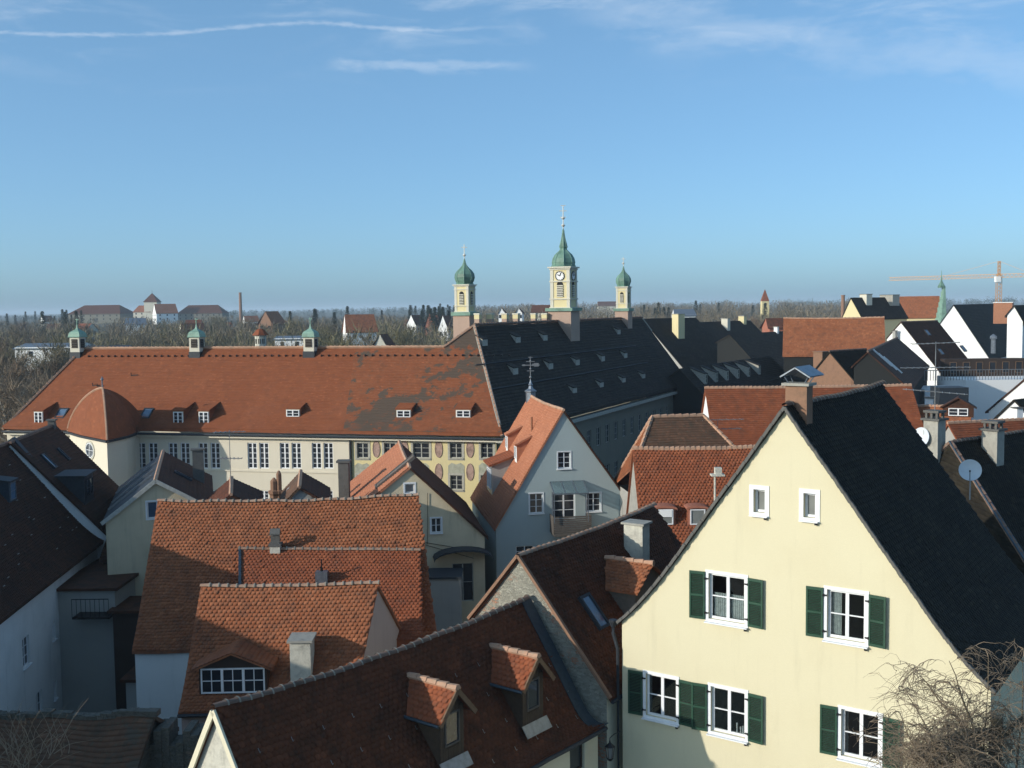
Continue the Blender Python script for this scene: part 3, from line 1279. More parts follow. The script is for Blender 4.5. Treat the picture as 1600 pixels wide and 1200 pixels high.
    if edge_mat and kind != 'shed':
        e = MB()
        for sg in (-1, 1):
            a = P + r * sg * (q + ov) + Z * (h - ov * pitch - .02) + n * (ov + .02)
            e.bar(a, top + n * (ov + .02) + Z * .02, .05, .14, Z)
        e.build('bargeboard', edge_mat, o)
    return o


def skylight(H, px, w, L, side='right', mat='dark_zinc', pane='glass_skylight', tilt=0.):
    S_ = H.SR if side == 'right' else H.SL
    P = on_plane(*px, S_.P[0], S_.N)
    u, v, N = S_.U, S_.Vd, S_.N
    if tilt:
        N = unit(N + tilt * v)
    mb = MB()
    for sg in (-1, 1):
        mb.obox(P + u * sg * w / 2 + N * .06, u * .05, v * (L / 2 + .05), N * .08)
        mb.obox(P + v * sg * L / 2 + N * .06, u * (w / 2 - .05), v * .05, N * .078)
    o = mb.build('skylight', mat, H.root)
    g = MB()
    g.obox(P + N * .09, u * (w / 2 - .045), v * (L / 2 - .045), N * .01)
    g.build('pane', pane, o)
    return o


def gutter(H, side='right', mat='dark_zinc', pipe=None):
    S_ = H.SR if side == 'right' else H.SL
    mb = MB()
    us = np.linspace(0, 1, 9)
    p = S_(us, np.zeros(9)) - Z * .1
    out = H.n if side == 'right' else -H.n
    mb.tube([q + out * .06 for q in p], .065, 6)
    o = mb.build('gutter', mat, H.root)
    return o


def yagi(mb, c, d, L, n=9, el=.32, r=.013):
    """antenna boom with elements"""
    d = unit(v3(d))
    s_ = unit(np.cross(d, Z))
    mb.bar(c - d * L / 2, c + d * L / 2, .034, .034)
    for i in range(n):
        p = c + d * (-L / 2 + L * (i + .5) / n)
        k = el * (1 - .35 * i / n)
        mb.bar(p - s_ * k, p + s_ * k, r * 2, r * 2)


def antenna(label, base, top_py, specs, r=.02, group=None):
    """mast standing at base (3D), reaching picture row top_py; specs: (fraction of height, direction, length, elements)"""
    h = height_to(base, 0, top_py)
    o = thing('tv_antenna', label, 'antenna', base, group)
    mb = MB()
    mb.tube([base - Z * .3, base + Z * h], [r, r * .8], 6)
    mb.build('mast', 'mast_metal', o)
    for fr_, dr, L, n_ in specs:
        b2 = MB()
        yagi(b2, base + Z * h * fr_ + v3(dr) * .0, dr, L, n_, .38)
        b2.build('aerial', 'mast_metal', o)
    return o


def dish(label, P, face, r=.4, arm=True):
    """satellite dish; P centre of the bowl, face the direction it looks to"""
    f = unit(v3(face))
    u = unit(np.cross(f, Z))
    v = np.cross(u, f)
    o = thing('satellite_dish', label, 'satellite dish', P)
    mb = MB()
    rings = [(r * k / 6, (r * k / 6) ** 2 * .55) for k in range(0, 7)]
    N_ = 24
    vs, fs = [], []
    for k, (rr, dd) in enumerate(rings):
        for q in range(N_):
            a = q * 2 * math.pi / N_
            vs.append(P + u * rr * math.cos(a) + v * rr * math.sin(a) + f * dd)
    for k, (rr, dd) in enumerate(rings):
        for q in range(N_):
            a = q * 2 * math.pi / N_
            vs.append(P + u * rr * math.cos(a) + v * rr * math.sin(a) + f * (dd - .025))
    m_ = len(rings) * N_
    for k in range(len(rings) - 1):
        for q in range(N_):
            a, b_, c, d = k * N_ + q, k * N_ + (q + 1) % N_, (k + 1) * N_ + (q + 1) % N_, (k + 1) * N_ + q
            fs += [(a, b_, c, d), (m_ + d, m_ + c, m_ + b_, m_ + a)]
    k = len(rings) - 1
    for q in range(N_):
        fs.append((k * N_ + q, k * N_ + (q + 1) % N_, m_ + k * N_ + (q + 1) % N_, m_ + k * N_ + q))
    mb.raw(vs, fs)
    mb.build('bowl', 'dish_paint', o, smooth=False)
    a = MB()
    F_ = P + f * r * 1.05 - v * r * .25
    a.tube([P - v * r * .95 + f * .1, F_], .015, 5)
    a.obox(F_, u * .03, v * .03, f * .06)
    a.build('receiver_arm', 'iron', o)
    a = MB()
    a.tube([P - f * .05, P - f * .25], .03, 6)
    a.tube([P - f * .25 + v * .2, P - f * .25 - v * (r + .7)], .025, 6)
    a.build('bracket', 'mast_metal', o)
    return o


# ================================================================== THE TOWN
# ------------------------------------------------------------------ ground
def terr(x, y):
    """rises gently beyond the town to a wooded plateau"""
    r = math.hypot(x, y)
    h = 11.5 * max(0, min(1, (r - 260) / 1100)) ** 1.1
    h += 7 * math.exp(-((x + 270) / 170) ** 2 - ((y - 900) / 230) ** 2)
    h += 1.3 * math.sin(x * .006 + 1) * math.sin(y * .004) * min(1, max(0, (r - 300) / 400))
    return h


mb = MB()
xs = sorted(set([-9000, -6000, -4000, -3000, -2200] + list(range(-1600, 1700, 100)) + [2200, 3000, 4000, 6000, 9000]))
ys = sorted(set([-3000, -1000, -300, 0] + list(range(100, 2400, 100)) + [2800, 3400, 4200, 5500, 7500, 10000, 16000]))
for j in range(len(ys) - 1):
    for i in range(len(xs) - 1):
        q = [(xs[i], ys[j]), (xs[i + 1], ys[j]), (xs[i + 1], ys[j + 1]), (xs[i], ys[j + 1])]
        mb.face([(x, y, terr(x, y)) for x, y in q])
m, t, b = new_mat('ground_soil')
p = pos(t)
col = t.mix(t.ramp(t.noise(p, .012, 5), .4, .6), (.055, .07, .03), (.085, .07, .045))
col = t.mix(t.ramp(t.noise(p, .3, 4), .4, .7), col, (.05, .045, .035))
t.l(col, b.inputs['Base Color'])
b.inputs['Roughness'].default_value = 1
tag(mb.build('ground', 'ground_soil'), kind='structure')
m, t, b = new_mat('cobbles')
p = pos(t)
v = t.n('ShaderNodeTexVoronoi')
t.l(p, v.inputs['Vector'])
v.inputs['Scale'].default_value = 7
t.l(t.mix(v.outputs[0], (.10, .095, .09), (.035, .033, .03)), b.inputs['Base Color'])
b.inputs['Roughness'].default_value = .9
mb = MB()
mb.face([(-60, 5, .02), (90, 5, .02), (110, 190, .02), (-60, 190, .02)])
tag(mb.build('pavement', 'cobbles'), kind='structure')

# ------------------------------------------------------------------ 1  cream house
near_win = [((1135.5, 935), (57, 72)), ((1322, 962.5), (60, 76)), ((1033, 1089.5), (48, 66)), ((1137.5, 1112.5), (54, 71)), ((1344, 1150), (60, 74))]
wn = [dict(side='near', px=c, size=s_, none=True) for c, s_ in near_win]
wn += [dict(side='near', px=c, size=s_, none=True) for c, s_ in [((1186.5, 783), (18, 36)), ((1265, 790), (19, 38))]]
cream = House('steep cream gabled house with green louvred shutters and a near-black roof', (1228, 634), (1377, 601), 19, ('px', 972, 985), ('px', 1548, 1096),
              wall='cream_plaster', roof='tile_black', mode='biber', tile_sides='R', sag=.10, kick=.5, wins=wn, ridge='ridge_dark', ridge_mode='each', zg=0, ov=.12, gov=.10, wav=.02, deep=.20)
P0, r_, n_ = cream.plane('near')


def cream_window(q, small=False, curtain=None, room=None):
    c, w, h = q['c'], q['w'], q['h']
    root = cream.root
    n, r = n_, r_
    dep = .17 if small else .13
    o = window(root, c, r, n, w, h, 'white_frame', 1 if small else 2, 0 if small else 1, dep, .07 if small else .075, surround=.13 if small else .10,
               sur_mat='white_frame', sill=None, pane='glass_grey' if small else 'clear_glass', post=.10, cells=not small)
    # thicker lintel and the sloping sill board
    sb = MB()
    sb.obox(c - Z * (h / 2 + .10) + n * .05, r * (w / 2 + .10), Z * .018, n * .09)
    sb.build('sill', 'white_frame', o)
    k = MB()
    k.obox(c - Z * (h / 2 + .16) + r * (w / 2 + .03) + n * .07, r * .035, Z * .03, n * .03)
    k.build('shutter_stay', 'iron', o)
    if small:
        return o
    # room behind
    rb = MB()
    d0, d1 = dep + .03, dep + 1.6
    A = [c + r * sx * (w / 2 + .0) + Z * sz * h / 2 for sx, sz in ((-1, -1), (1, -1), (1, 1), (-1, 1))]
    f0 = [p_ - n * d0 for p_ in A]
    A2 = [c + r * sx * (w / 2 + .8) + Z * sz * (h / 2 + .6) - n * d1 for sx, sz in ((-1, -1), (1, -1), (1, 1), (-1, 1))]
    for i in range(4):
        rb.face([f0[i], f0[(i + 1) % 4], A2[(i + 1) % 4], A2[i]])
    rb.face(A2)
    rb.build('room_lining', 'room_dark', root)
    if curtain:
        for (u0, u1, z0, z1) in curtain:
            cb = MB()
            N_ = 22
            for i in range(N_):
                ua, ub = u0 + (u1 - u0) * i / N_, u0 + (u1 - u0) * (i + 1) / N_
                wa, wb = .018 * math.sin(i * 1.9), .018 * math.sin((i + 1) * 1.9)
                pa, pb_ = c + r * ua * w / 2 - n * (dep + .09 + wa), c + r * ub * w / 2 - n * (dep + .09 + wb)
                cb.face([pa + Z * z0 * h / 2, pb_ + Z * z0 * h / 2, pb_ + Z * z1 * h / 2, pa + Z * z1 * h / 2])
            cb.build('curtain', 'curtain', root)
    return o


def shutter(c, side, w, h, sw, n, r, root, ang=.03):
    """louvred shutter folded back on the wall, c window centre"""
    u = r * side
    x0 = c + u * (w / 2 + .105) + n * .05
    sw2 = sw
    cc = x0 + u * sw2 / 2 + n * ang * .5
    uu = unit(u + n * ang / sw2)
    mb = MB()
    st = .055
    hh = h / 2 + .03
    for k in (0, 1):
        mb.obox(x0 + uu * (st / 2 if k == 0 else sw2 - st / 2), uu * st / 2, Z * hh, n * .018)
    for zc in (-hh + .04, hh - .04, 0):
        mb.obox(x0 + uu * sw2 / 2 + Z * zc, uu * (sw2 / 2 - st), Z * (.04 if zc else .03), n * .0175)
    o = mb.build('shutter', 'green_paint', root)
    bb = MB()
    bb.obox(x0 + uu * sw2 / 2 - n * .012, uu * (sw2 / 2 - st * .8), Z * (hh - .06), n * .003)
    bb.build('slat_gap_shade', 'room_dark', o)  # added dark sheet: paints the shade seen between the slats
    lv = MB()
    N_ = int(h / .052)
    for i in range(N_):
        z_ = -hh + .1 + (2 * hh - .2) * i / (N_ - 1)
        if abs(z_) < .04:
            continue
        t_ = unit(Z * .8 + n * .55)
        lv.obox(x0 + uu * sw2 / 2 + Z * z_, uu * (sw2 / 2 - st), t_ * .019, np.cross(uu, t_) * .004)
    lv.build('louvre_slats', 'green_paint', o, 'stuff')
    for zc in (-hh * .72, hh * .72):
        hg = MB()
        hg.obox(x0 - uu * .05 + Z * zc + n * .0, uu * .06, Z * .02, n * .022)
        hg.obox(x0 + Z * zc, uu * .02, Z * .035, n * .03)
        hg.build('hinge', 'iron', o)
    return o


cream_qs = cream.winlist
cur = {0: [(-.86, -.08, -.9, .12), (.08, .86, -.9, .12)], 1: [(-.9, -.35, -.9, .95)], 2: [(-.95, -.8, -.9, .95)], 3: [], 4: [(-.9, -.75, -.95, .95)]}
for i, q in enumerate(cream_qs[:5]):
    cream_window(q, curtain=cur.get(i))
    for sd_ in (-1, 1):
        shutter(q['c'], sd_, q['w'], q['h'], .50, n_, r_, cream.root, ang=.03 + .02 * ((i * 7 + sd_) % 3))
for q in cream_qs[5:]:
    cream_window(q, small=True)
# things on the window boards inside: bottles and a vase
q = cream_qs[3]
pl = thing('candle_holder', 'pale candle holders standing inside the lower middle window of the cream house', 'candle holder', q['c'] + r_ * .25 - n_ * .24 - Z * q['h'] / 2)
mb = MB()
for dx, hh in ((0, .32), (.12, .22), (.2, .26)):
    mb.lathe(q['c'] + r_ * (.2 + dx) - n_ * .24 - Z * (q['h'] / 2 - .02), [(.03, 0), (.035, .05), (.02, .09), (.028, hh), (.0, hh + .02)], 8)
mb.build('holder', 'white_frame', pl)
# verge mortar strip along the gable
mb = MB()
for sg, e in ((-1, cream.left), (1, cream.right)):
    N_ = 60
    S_ = cream.SL if sg < 0 else cream.SR
    for i in range(N_):
        v0, v1 = i / N_, (i + 1) / N_
        u_ = 1 if sg < 0 else 0
        a, b_ = S_([u_], [v0])[0], S_([u_], [v1])[0]
        j = .02 * math.sin(i * 2.1) + rnd.uniform(-.012, .012)
        mb.bar(a - cream.d * (.01 + j) - Z * .05, b_ - cream.d * (.01 + j) - Z * .03, .10, .09)
mb.build('verge', 'dark_concrete', cream.root)
# chimney on the ridge behind the gable with its sheet metal hood
Pc = cream.A + cream.d * .75 - Z * .3
co, T = chimney(cream, (1233, 634), 602, .66, .5, mat='old_brick', cap='concrete', P=Pc + cream.n * .12, d=cream.d, n=cream.n)
hood = MB()
d_, nn_ = cream.d, cream.n
T = T + Z * .08
for i in (-1, 1):
    for j in (-1, 1):
        hood.bar(T + d_ * i * .2 + nn_ * j * .26, T + Z * .18 + d_ * i * .26 + nn_ * j * .36, .03, .03)
for sg in (-1, 1):
    e0, e1 = T + Z * .18 + nn_ * sg * .46 - d_ * .34, T + Z * .18 + nn_ * sg * .46 + d_ * .9
    t0, t1 = T + Z * .46 - d_ * .34, T + Z * .46 + d_ * .9
    hood.face([e0, e1, t1, t0])
    hood.face([e0 + Z * .03, t0 + Z * .03, t1 + Z * .03, e1 + Z * .03])
    hood.bar(e0, t0, .04, .04)
hood.build('metal_hood', 'zinc', co)
# corner downpipe
mb = MB()
Pd = cream.A - cream.n * (cream.left[0] + .12) - cream.d * .12
ze = cream.left[1]
mb.tube([Pd + Z * (ze - cream.zr + .25) - cream.n * .15, Pd + Z * (ze - cream.zr - .1) - cream.n * .15, Pd + Z * (ze - cream.zr - .6) + cream.n * .02, Pd + Z * (-cream.zr + .3) + cream.n * .02], .06, 8)
mb.lathe(Pd + Z * (ze - cream.zr + .1) - cream.n * .15, [(.07, 0), (.14, .2), (.14, .25)], 8)
mb.build('downpipe', 'dark_zinc', cream.root)
gutter(cream, 'left')

# ------------------------------------------------------------------ 2  neighbour of the cream house (in its shade, right)
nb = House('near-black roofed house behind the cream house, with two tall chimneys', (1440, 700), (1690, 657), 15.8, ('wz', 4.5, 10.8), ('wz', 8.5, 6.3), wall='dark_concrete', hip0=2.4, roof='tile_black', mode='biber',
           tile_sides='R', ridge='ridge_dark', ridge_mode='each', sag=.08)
_, T1 = chimney(nb, (1462, 697), 656, .68, .66, mat='concrete', style='pots', P=at_z(1460, 691, 15.8) - Z * .1)
_, T2 = chimney(nb, (1548, 700), 672, .72, .66, mat='concrete', style='pots', P=nb.on_slope(1551, 712))
mb = MB()
for i in range(12):
    a_, b_ = nb.SR([0], [i / 12])[0], nb.SR([0], [(i + 1) / 12])[0]
    mb.bar(a_ + Z * .09, b_ + Z * .09, .3, .05, nb.SR.N)
mb.build('valley_flashing', 'blue_metal', nb.root)

# ------------------------------------------------------------------ 3  foreground house with two wooden dormers
fore = House('nearest house with a dark brown tiled roof and two timber dormers', (340, 1106), (820, 937), 12.1, ('px', 303, 1202), ('wz', 2.95, 7.75), wall={'all': 'cream_paint', 'near': 'pale_mottled'},
             roof='tile_brown', mode='biber', tile_sides='R', sag=.22, kick=1.0, kick_left=.0, ridge='ridge_dark', ridge_mode='each', ov=.2, gov=.12, wav=.03,
             wins=[dict(side='right', px=(902, 1185), size=(30, 34), m=(.8, .9), cas=1, bars=0, frame='dark_wood', sill=None)])
sl_t = 1.3
for foot, ww in (((706, 1196), 1.0), ((832, 1138), 1.05)):
    P = fore.on_slope(*foot) + Z * .1
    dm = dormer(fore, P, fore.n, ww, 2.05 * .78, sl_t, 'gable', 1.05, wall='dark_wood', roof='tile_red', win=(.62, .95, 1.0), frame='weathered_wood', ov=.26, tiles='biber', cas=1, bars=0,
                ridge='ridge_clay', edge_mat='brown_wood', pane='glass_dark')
    # boards of the front, gutter, lead apron
    r = unit(np.cross(Z, fore.n))
    bd = MB()
    for i in range(9):
        x = -ww / 2 + ww * (i + .5) / 9
        if abs(x) < .33:
            bd.obox(P + r * x + fore.n * .02 + Z * .24, r * (ww / 18 - .006), Z * .22, fore.n * .012)
            bd.obox(P + r * x + fore.n * .02 + Z * (1.5 + .24 * (1 - abs(x) * 1.6)), r * (ww / 18 - .006), Z * (.04 + .2 * (1 - abs(x))), fore.n * .012)
        else:
            bd.obox(P + r * x + fore.n * .02 + Z * .8, r * (ww / 18 - .006), Z * .79, fore.n * .012)
    bd.build('front_boards', 'dark_wood', dm, 'stuff')
    g = MB()
    ev = P - r * (ww / 2 + .26) + Z * (1.6 - .26 * 1.05) + fore.n * .26
    g.tube([ev - r * .05, ev - r * .05 - fore.n * 1.9], .05, 6)
    ev2 = P + r * (ww / 2 + .26) + Z * (1.6 - .26 * 1.05) + fore.n * .26
    g.tube([ev2 + r * .05, ev2 + r * .05 - fore.n * 1.9], .05, 6)
    g.build('dormer_gutter', 'blue_metal', dm)
    l = MB()
    l.obox(P + fore.n * .12 + Z * (-.06) + fore.SR.N * .08, r * (ww / 2 + .1), fore.SR.Vd * .2, fore.SR.N * .01)
    l.build('lead_apron', 'zinc', dm)
# lead strip down the far verge and the gutter
mb = MB()
for i in range(16):
    a, b_ = fore.SR([1], [i / 16])[0], fore.SR([1], [(i + 1) / 16])[0]
    mb.bar(a + fore.SR.N * .05 - fore.d * .12, b_ + fore.SR.N * .05 - fore.d * .12, .5, .03, fore.SR.N)
mb.build('verge_flashing', 'blue_metal', fore.root)
gutter(fore)
mb = MB()
for sg, S_, u_ in ((-1, fore.SL, 1), (1, fore.SR, 0)):
    for i in range(14):
        a, b_ = S_([u_], [i / 14])[0], S_([u_], [(i + 1) / 14])[0]
        mb.bar(a - fore.d * .02 - Z * .06, b_ - fore.d * .02 - Z * .06, .06, .16)
mb.build('verge', 'cream_paint', fore.root)
# snow hooks
mb = MB()
for i in range(46):
    u_, v_ = (i % 12 + .5 + .2 * (i // 12 % 2)) / 12, .24 + .17 * (i // 12)
    p_ = fore.SR([min(.99, u_)], [v_])[0]
    mb.bar(p_ + fore.SR.N * .05, p_ + fore.SR.N * .10 + fore.SR.Vd * .02, .012, .012)
    mb.bar(p_ + fore.SR.N * .05, p_ + fore.SR.N * .05 + fore.SR.Vd * .13, .012, .012)
mb.build('snow_hooks', 'mast_metal', fore.root, 'stuff')

# ------------------------------------------------------------------ 4  rubble-gabled house behind it
stone = House('house with a rubble stone gable and dark brown roof behind the nearest house', (812, 868), (1020, 791), 13.5, ('px', 742, 957), ('px', 948, 1078), wall={'all': 'cream_paint', 'near': 'rubble'},
              roof='tile_brown', mode='biber', tile_sides='R', sag=.10, ridge='ridge_clay', ridge_mode='each', ov=.2, gov=.1)
chimney(stone, (995, 872), 818, .80, .62, mat='pale_mottled', cap='concrete', label='pale mottled chimney stack')
skylight(stone, (926, 957), .62, 1.25, pane='glass_blue')
P = stone.on_slope(1010, 985)
gutter(stone)
mb = MB()
for sg, S_, u_ in ((-1, stone.SL, 1), (1, stone.SR, 0)):
    for i in range(14):
        a, b_ = S_([u_], [i / 14])[0], S_([u_], [(i + 1) / 14])[0]
        mb.bar(a - stone.d * .02 + Z * .03, b_ - stone.d * .02 + Z * .03, .12, .10)
mb.build('verge', 'old_brick', stone.root)
# big lean-to dormer running to the cream house
P = stone.on_slope(1015, 975)
st_t = (stone.zr - stone.right[1]) / stone.right[0]
dormer(stone, P, stone.n, 2.3, 1.5, st_t, 'gable', .62, wall='weathered_wood', roof='tile_orange', ov=.15, tiles='biber', ridge='ridge_clay')
# iron lantern on a bracket under the eave
Pl = on_plane(953, 1172, stone.A + stone.n * (stone.right[0] + .35), stone.n)
Pl = at_d(953, 1176, 33.6)
lt = thing('wall_lantern', 'black iron lantern on a bracket beside the cream house corner', 'lantern', Pl)
mb = MB()
mb.lathe(Pl + Z * .2, [(.17, 0), (.03, .13), (.02, .2)], 6)
mb.lathe(Pl - Z * .2, [(.06, -.06), (.11, 0), (.11, .02)], 6)
for q in range(6):
    a = q * math.pi / 3
    o1 = np.array([math.cos(a), math.sin(a), 0])
    mb.bar(Pl + o1 * .1 - Z * .18, Pl + o1 * .15 + Z * .2, .014, .014)
mb.build('lantern_cage', 'iron', lt)
mb = MB()
mb.lathe(Pl - Z * .17, [(.09, 0), (.135, .36)], 6)
mb.build('pane', 'glass_grey', lt)
mb = MB()
mb.tube([Pl + Z * .4, Pl + Z * .47, Pl + Z * .5 + stone.d * .3, Pl + Z * .45 + stone.d * .7], .015, 5)
mb.build('bracket', 'iron', lt)

# ------------------------------------------------------------------ 5  front red house (7) with wide dormer
front = House('low house with a bright orange tiled roof and a wide white dormer window', (317, 917), (588, 912), 11.3, ('wz', 4.2, 7.6), ('pitch', 47, 400, 1112), wall={'all': 'pinkgrey_plaster', 'near': 'white_plaster'},
              roof='tile_orange', mode='biber', tile_sides='R', sag=.05, kick=.25, ridge='ridge_clay', ridge_mode='each', ov=.15, gov=.08, skew=.2)
f_t = math.tan(math.radians(47))
P = front.on_slope(365, 1089)
dormer(front, P, front.n, 2.45, 1.12, f_t, 'gable', .42, wall='tile_dark', roof='tile_orange', win=(2.3, .92, .62), cas=3, bars=1, vbars=1, ov=.22, tiles='rows', front='shed_dark')
chimney(front, (473, 1046), 998, .92, .75, mat='pale_mottled', cap='concrete')
gutter(front)

# ------------------------------------------------------------------ 6  long red house behind (6)
long_ = House('long house with a sagging orange tiled ridge in the middle of the courtyard', (249, 783), (651, 774), 13.2, ('wz', 3.6, 9.5), ('pitch', 50, 450, 1010), wall={'all': 'white_plaster', 'far': 'red_plaster'},
              roof='tile_orange', mode='biber', tile_sides='R', sag=.16, kick=.2, ridge='ridge_clay', ridge_mode='each', ov=.15, gov=.08, wav=.05, skew=-.18)
lt_ = math.tan(math.radians(50))
# raised lower roof field with its own ridge
a0 = long_.on_slope(375, 868)
b0 = long_.on_slope(657, 870)
S_ = Slope(on_plane(375, 1000, long_.on_slope(375, 868) + Z * .55, unit(long_.n * math.sin(.62) + Z * math.cos(.62))), on_plane(660, 1000, long_.on_slope(657, 870) + Z * .55, unit(long_.n * math.sin(.62) + Z * math.cos(.62))), b0 + Z * .28, a0 + Z * .28)
mb = MB()
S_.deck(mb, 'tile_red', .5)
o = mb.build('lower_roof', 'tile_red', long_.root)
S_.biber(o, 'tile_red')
ridge_tiles(o, [p_ + Z * .03 for p_ in S_(np.linspace(0, 1, 9), np.ones(9))], 'ridge_clay')
mb = MB()
for i in range(10):
    mb.bar(S_([0], [i / 10])[0] + Z * .04, S_([0], [(i + 1) / 10])[0] + Z * .04, .12, .12)
mb.build('verge', 'blue_metal', long_.root)
chimney(long_, (431, 868), 852, .5, .45, mat='pale_mottled', cap='dark_concrete', style='tile')
# pipe with flashing box on the lower roof
P = on_plane(503, 909, S_.P[0], S_.N)
mb = MB()
mb.obox(P + Z * .15, long_.d * .26, long_.n * .22, Z * .32)
o = mb.build('vent_box', 'zinc', long_.root)
mb = MB()
mb.tube([P + Z * .3, P + Z * 1.0], .03, 6)
mb.tube([P + Z * .45, P + Z * .62], .06, 6)
mb.build('vent_pipe', 'iron', o)
skylight(long_, (612, 932), .55, .8, pane='glass_skylight', mat='zinc')
# dark flashing on the right verge + narrow window in the red gable
Pw = S_.P[2] - long_.d * .12 - Z * .12
Fw = S_.P[1] - long_.d * .12 - Z * .12
Bk = at_d(686, 985, Pw[1] + 6.5)
Bk[0] = Pw[0] + .25
mb = MB()
q_ = [Fw * [1, 1, 0], Fw, Pw, Bk, Bk * [1, 1, 0]]
mb.face(q_)
mb.face([a_ - long_.d * .3 for a_ in q_[::-1]])
mb.bar(Pw + Z * .08, Bk + Z * .08, .3, .12, long_.d)
mb.build('gable_wall', 'red_plaster', long_.root)
wc = Pw * .45 + Bk * .55 + long_.d * .02 - Z * 1.35
window(long_.root, wc, -long_.n, long_.d, .45, 1.7, 'white_frame', 1, 2, -.02, .07)

# ------------------------------------------------------------------ 7  beige gable house
beige = House('beige plastered gable house with a sunlit orange left slope and long flat dormer', (640, 729), (624, 691), 13, ('px', 553, 800), ('px', 757, 835), wall='beige_plaster', roof='tile_dark', roof_left='tile_pink',  # left tiles bright, right dark: sun and shade put into the roof colours
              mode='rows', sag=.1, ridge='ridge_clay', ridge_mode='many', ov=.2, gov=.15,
              wins=[dict(side='near', px=(640, 763), size=(15, 14), cas=1, bars=0, surround=.09, pane='glass_blue', depth=.1, sill=None), dict(side='near', px=(681.5, 821), size=(16, 23), cas=2, bars=1, surround=.07, sill='white_frame'),
                    dict(side='near', px=(668, 893), size=(9, 9), cas=1, bars=0, sill=None, frame='grey_frame'), dict(side='near', px=(698, 895), size=(8, 16), cas=1, bars=0, frame='brown_wood', sill=None),
                    dict(side='near', px=(723.5, 910), size=(33, 60), cas=2, bars=1, frame='grey_frame', sill=None, depth=.12)])
sk = skylight(beige, (618, 738), 1.0, 2.8, 'left', mat='weathered_wood', pane='glass_grey')
P0, rr, nn = beige.plane('near')
# porch roof over the big window: small curved tin canopy
mb = MB()
c0 = on_plane(722, 868, P0, nn)
N_ = 10
for i in range(N_):
    a, b_ = math.pi * i / N_, math.pi * (i + 1) / N_
    p0_, p1_ = c0 + rr * 1.7 * -math.cos(a) + Z * .55 * math.sin(a), c0 + rr * 1.7 * -math.cos(b_) + Z * .55 * math.sin(b_)
    mb.face([p0_, p1_, p1_ + nn * 1.1, p0_ + nn * 1.1])
    mb.face([p0_ + nn * 1.1, p1_ + nn * 1.1, p1_ + nn * 1.1 - Z * .1, p0_ + nn * 1.1 - Z * .1])
mb.build('canopy', 'dark_zinc', beige.root)
# seams of the plaster: two thin cords across the gable
mb = MB()
for (x0, y0, x1, y1) in ((656, 846, 752, 862), (660, 850, 740, 872), (668, 770, 668, 850)):
    mb.bar(on_plane(x0, y0, P0, nn) + nn * .05, on_plane(x1, y1, P0, nn) + nn * .05, .025, .025)
mb.build('cable', 'iron', beige.root)
# little annexe in front: blue-grey box
mb = MB()
c = at_d(685, 935, 59.5)
mb.obox((c[0], 59.7, 3.6), (1.25, 0, 0), (0, 1.0, 0), (0, 0, 3.6))
an = thing('garden_shed', 'flat grey-blue lean-to box in front of the beige gable house', 'shed', (c[0], 59.7, 0))
mb.build('wall', 'grey_plaster', an)
mb = MB()
mb.obox((c[0], 59.7, 7.26), (1.35, 0, 0), (0, 1.1, 0), (0, 0, .05))
mb.build('roof', 'dark_zinc', an)

# ------------------------------------------------------------------ 8  grey-blue gable house
gb = House('grey-blue gable house with a sunlit pink-orange left slope and glass canopy balcony', (880, 640), (828, 618), 15.8, ('px', 775, 822), ('px', 1003, 812), wall='greyblue_plaster', roof='tile_dark', roof_left='tile_pink',  # sunlit and shaded slopes are painted as bright and dark tiles
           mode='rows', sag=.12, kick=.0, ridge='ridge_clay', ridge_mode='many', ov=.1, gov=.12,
           wins=[dict(side='near', px=(881.5, 719), size=(20, 26), cas=2, bars=2, surround=.05), dict(side='near', px=(838, 786.5), size=(21, 31), cas=2, bars=2, surround=.06),
                 dict(side='near', px=(927.5, 784.5), size=(22, 29), cas=2, bars=2, surround=.06), dict(side='near', px=(881, 790), size=(36, 42), cas=2, bars=2, ft=.08, sill=None), dict(side='near', px=(820, 862), size=(28, 18), cas=2, bars=1)])
P0, rr, nn = gb.plane('near')
pt = lambda x, y, o=0.: on_plane(x, y, P0, nn) + nn * o
# balcony: timber box, canopy frame and glass
mb = MB()
bl, br_ = pt(860, 812), pt(916, 812)
bc = (bl + br_) / 2
hw = np.linalg.norm(br_ - bl) / 2
N_ = 9
for i in range(N_):
    mb.obox(bc + nn * 1.15 + Z * (-.62 + i * .125), rr * (hw + .05), Z * .05, nn * .02)
    for sg in (-1, 1):
        mb.obox(bc + nn * .57 + rr * sg * (hw + .03) + Z * (-.62 + i * .125), rr * .02, Z * .05, nn * .55)
mb.obox(bc + nn * .57 - Z * .72, rr * hw, Z * .05, nn * .6)
bo = mb.build('balcony', 'weathered_wood', gb.root)
mb = MB()
c0, c1 = pt(861, 752), pt(909, 752)
hw2 = np.linalg.norm(c1 - c0) / 2 + .08
cc = (c0 + c1) / 2
for i in range(4):
    x = -hw2 + 2 * hw2 * i / 3
    mb.bar(cc + rr * x, cc + rr * x + nn * 1.35 - Z * .55, .05, .07)
for q_ in (0., 1.):
    mb.bar(cc - rr * hw2 + nn * 1.35 * q_ - Z * .55 * q_, cc + rr * hw2 + nn * 1.35 * q_ - Z * .55 * q_, .06, .06)
for sg in (-1, 1):
    for k in (1.3, .7):
        mb.bar(cc + rr * sg * hw2 + nn * k - Z * .5, cc + rr * sg * hw2 + nn * k - Z * 2.3, .05, .05)
mb.build('canopy_frame', 'zinc', gb.root)
mb = MB()
for i in range(3):
    x0, x1 = -hw2 + 2 * hw2 * i / 3 + .03, -hw2 + 2 * hw2 * (i + 1) / 3 - .03
    mb.obox(cc + rr * (x0 + x1) / 2 + nn * .68 - Z * .25, rr * (x1 - x0) / 2, unit(nn * 1.35 - Z * .55) * .7, unit(nn * .55 + Z * 1.35) * .008)
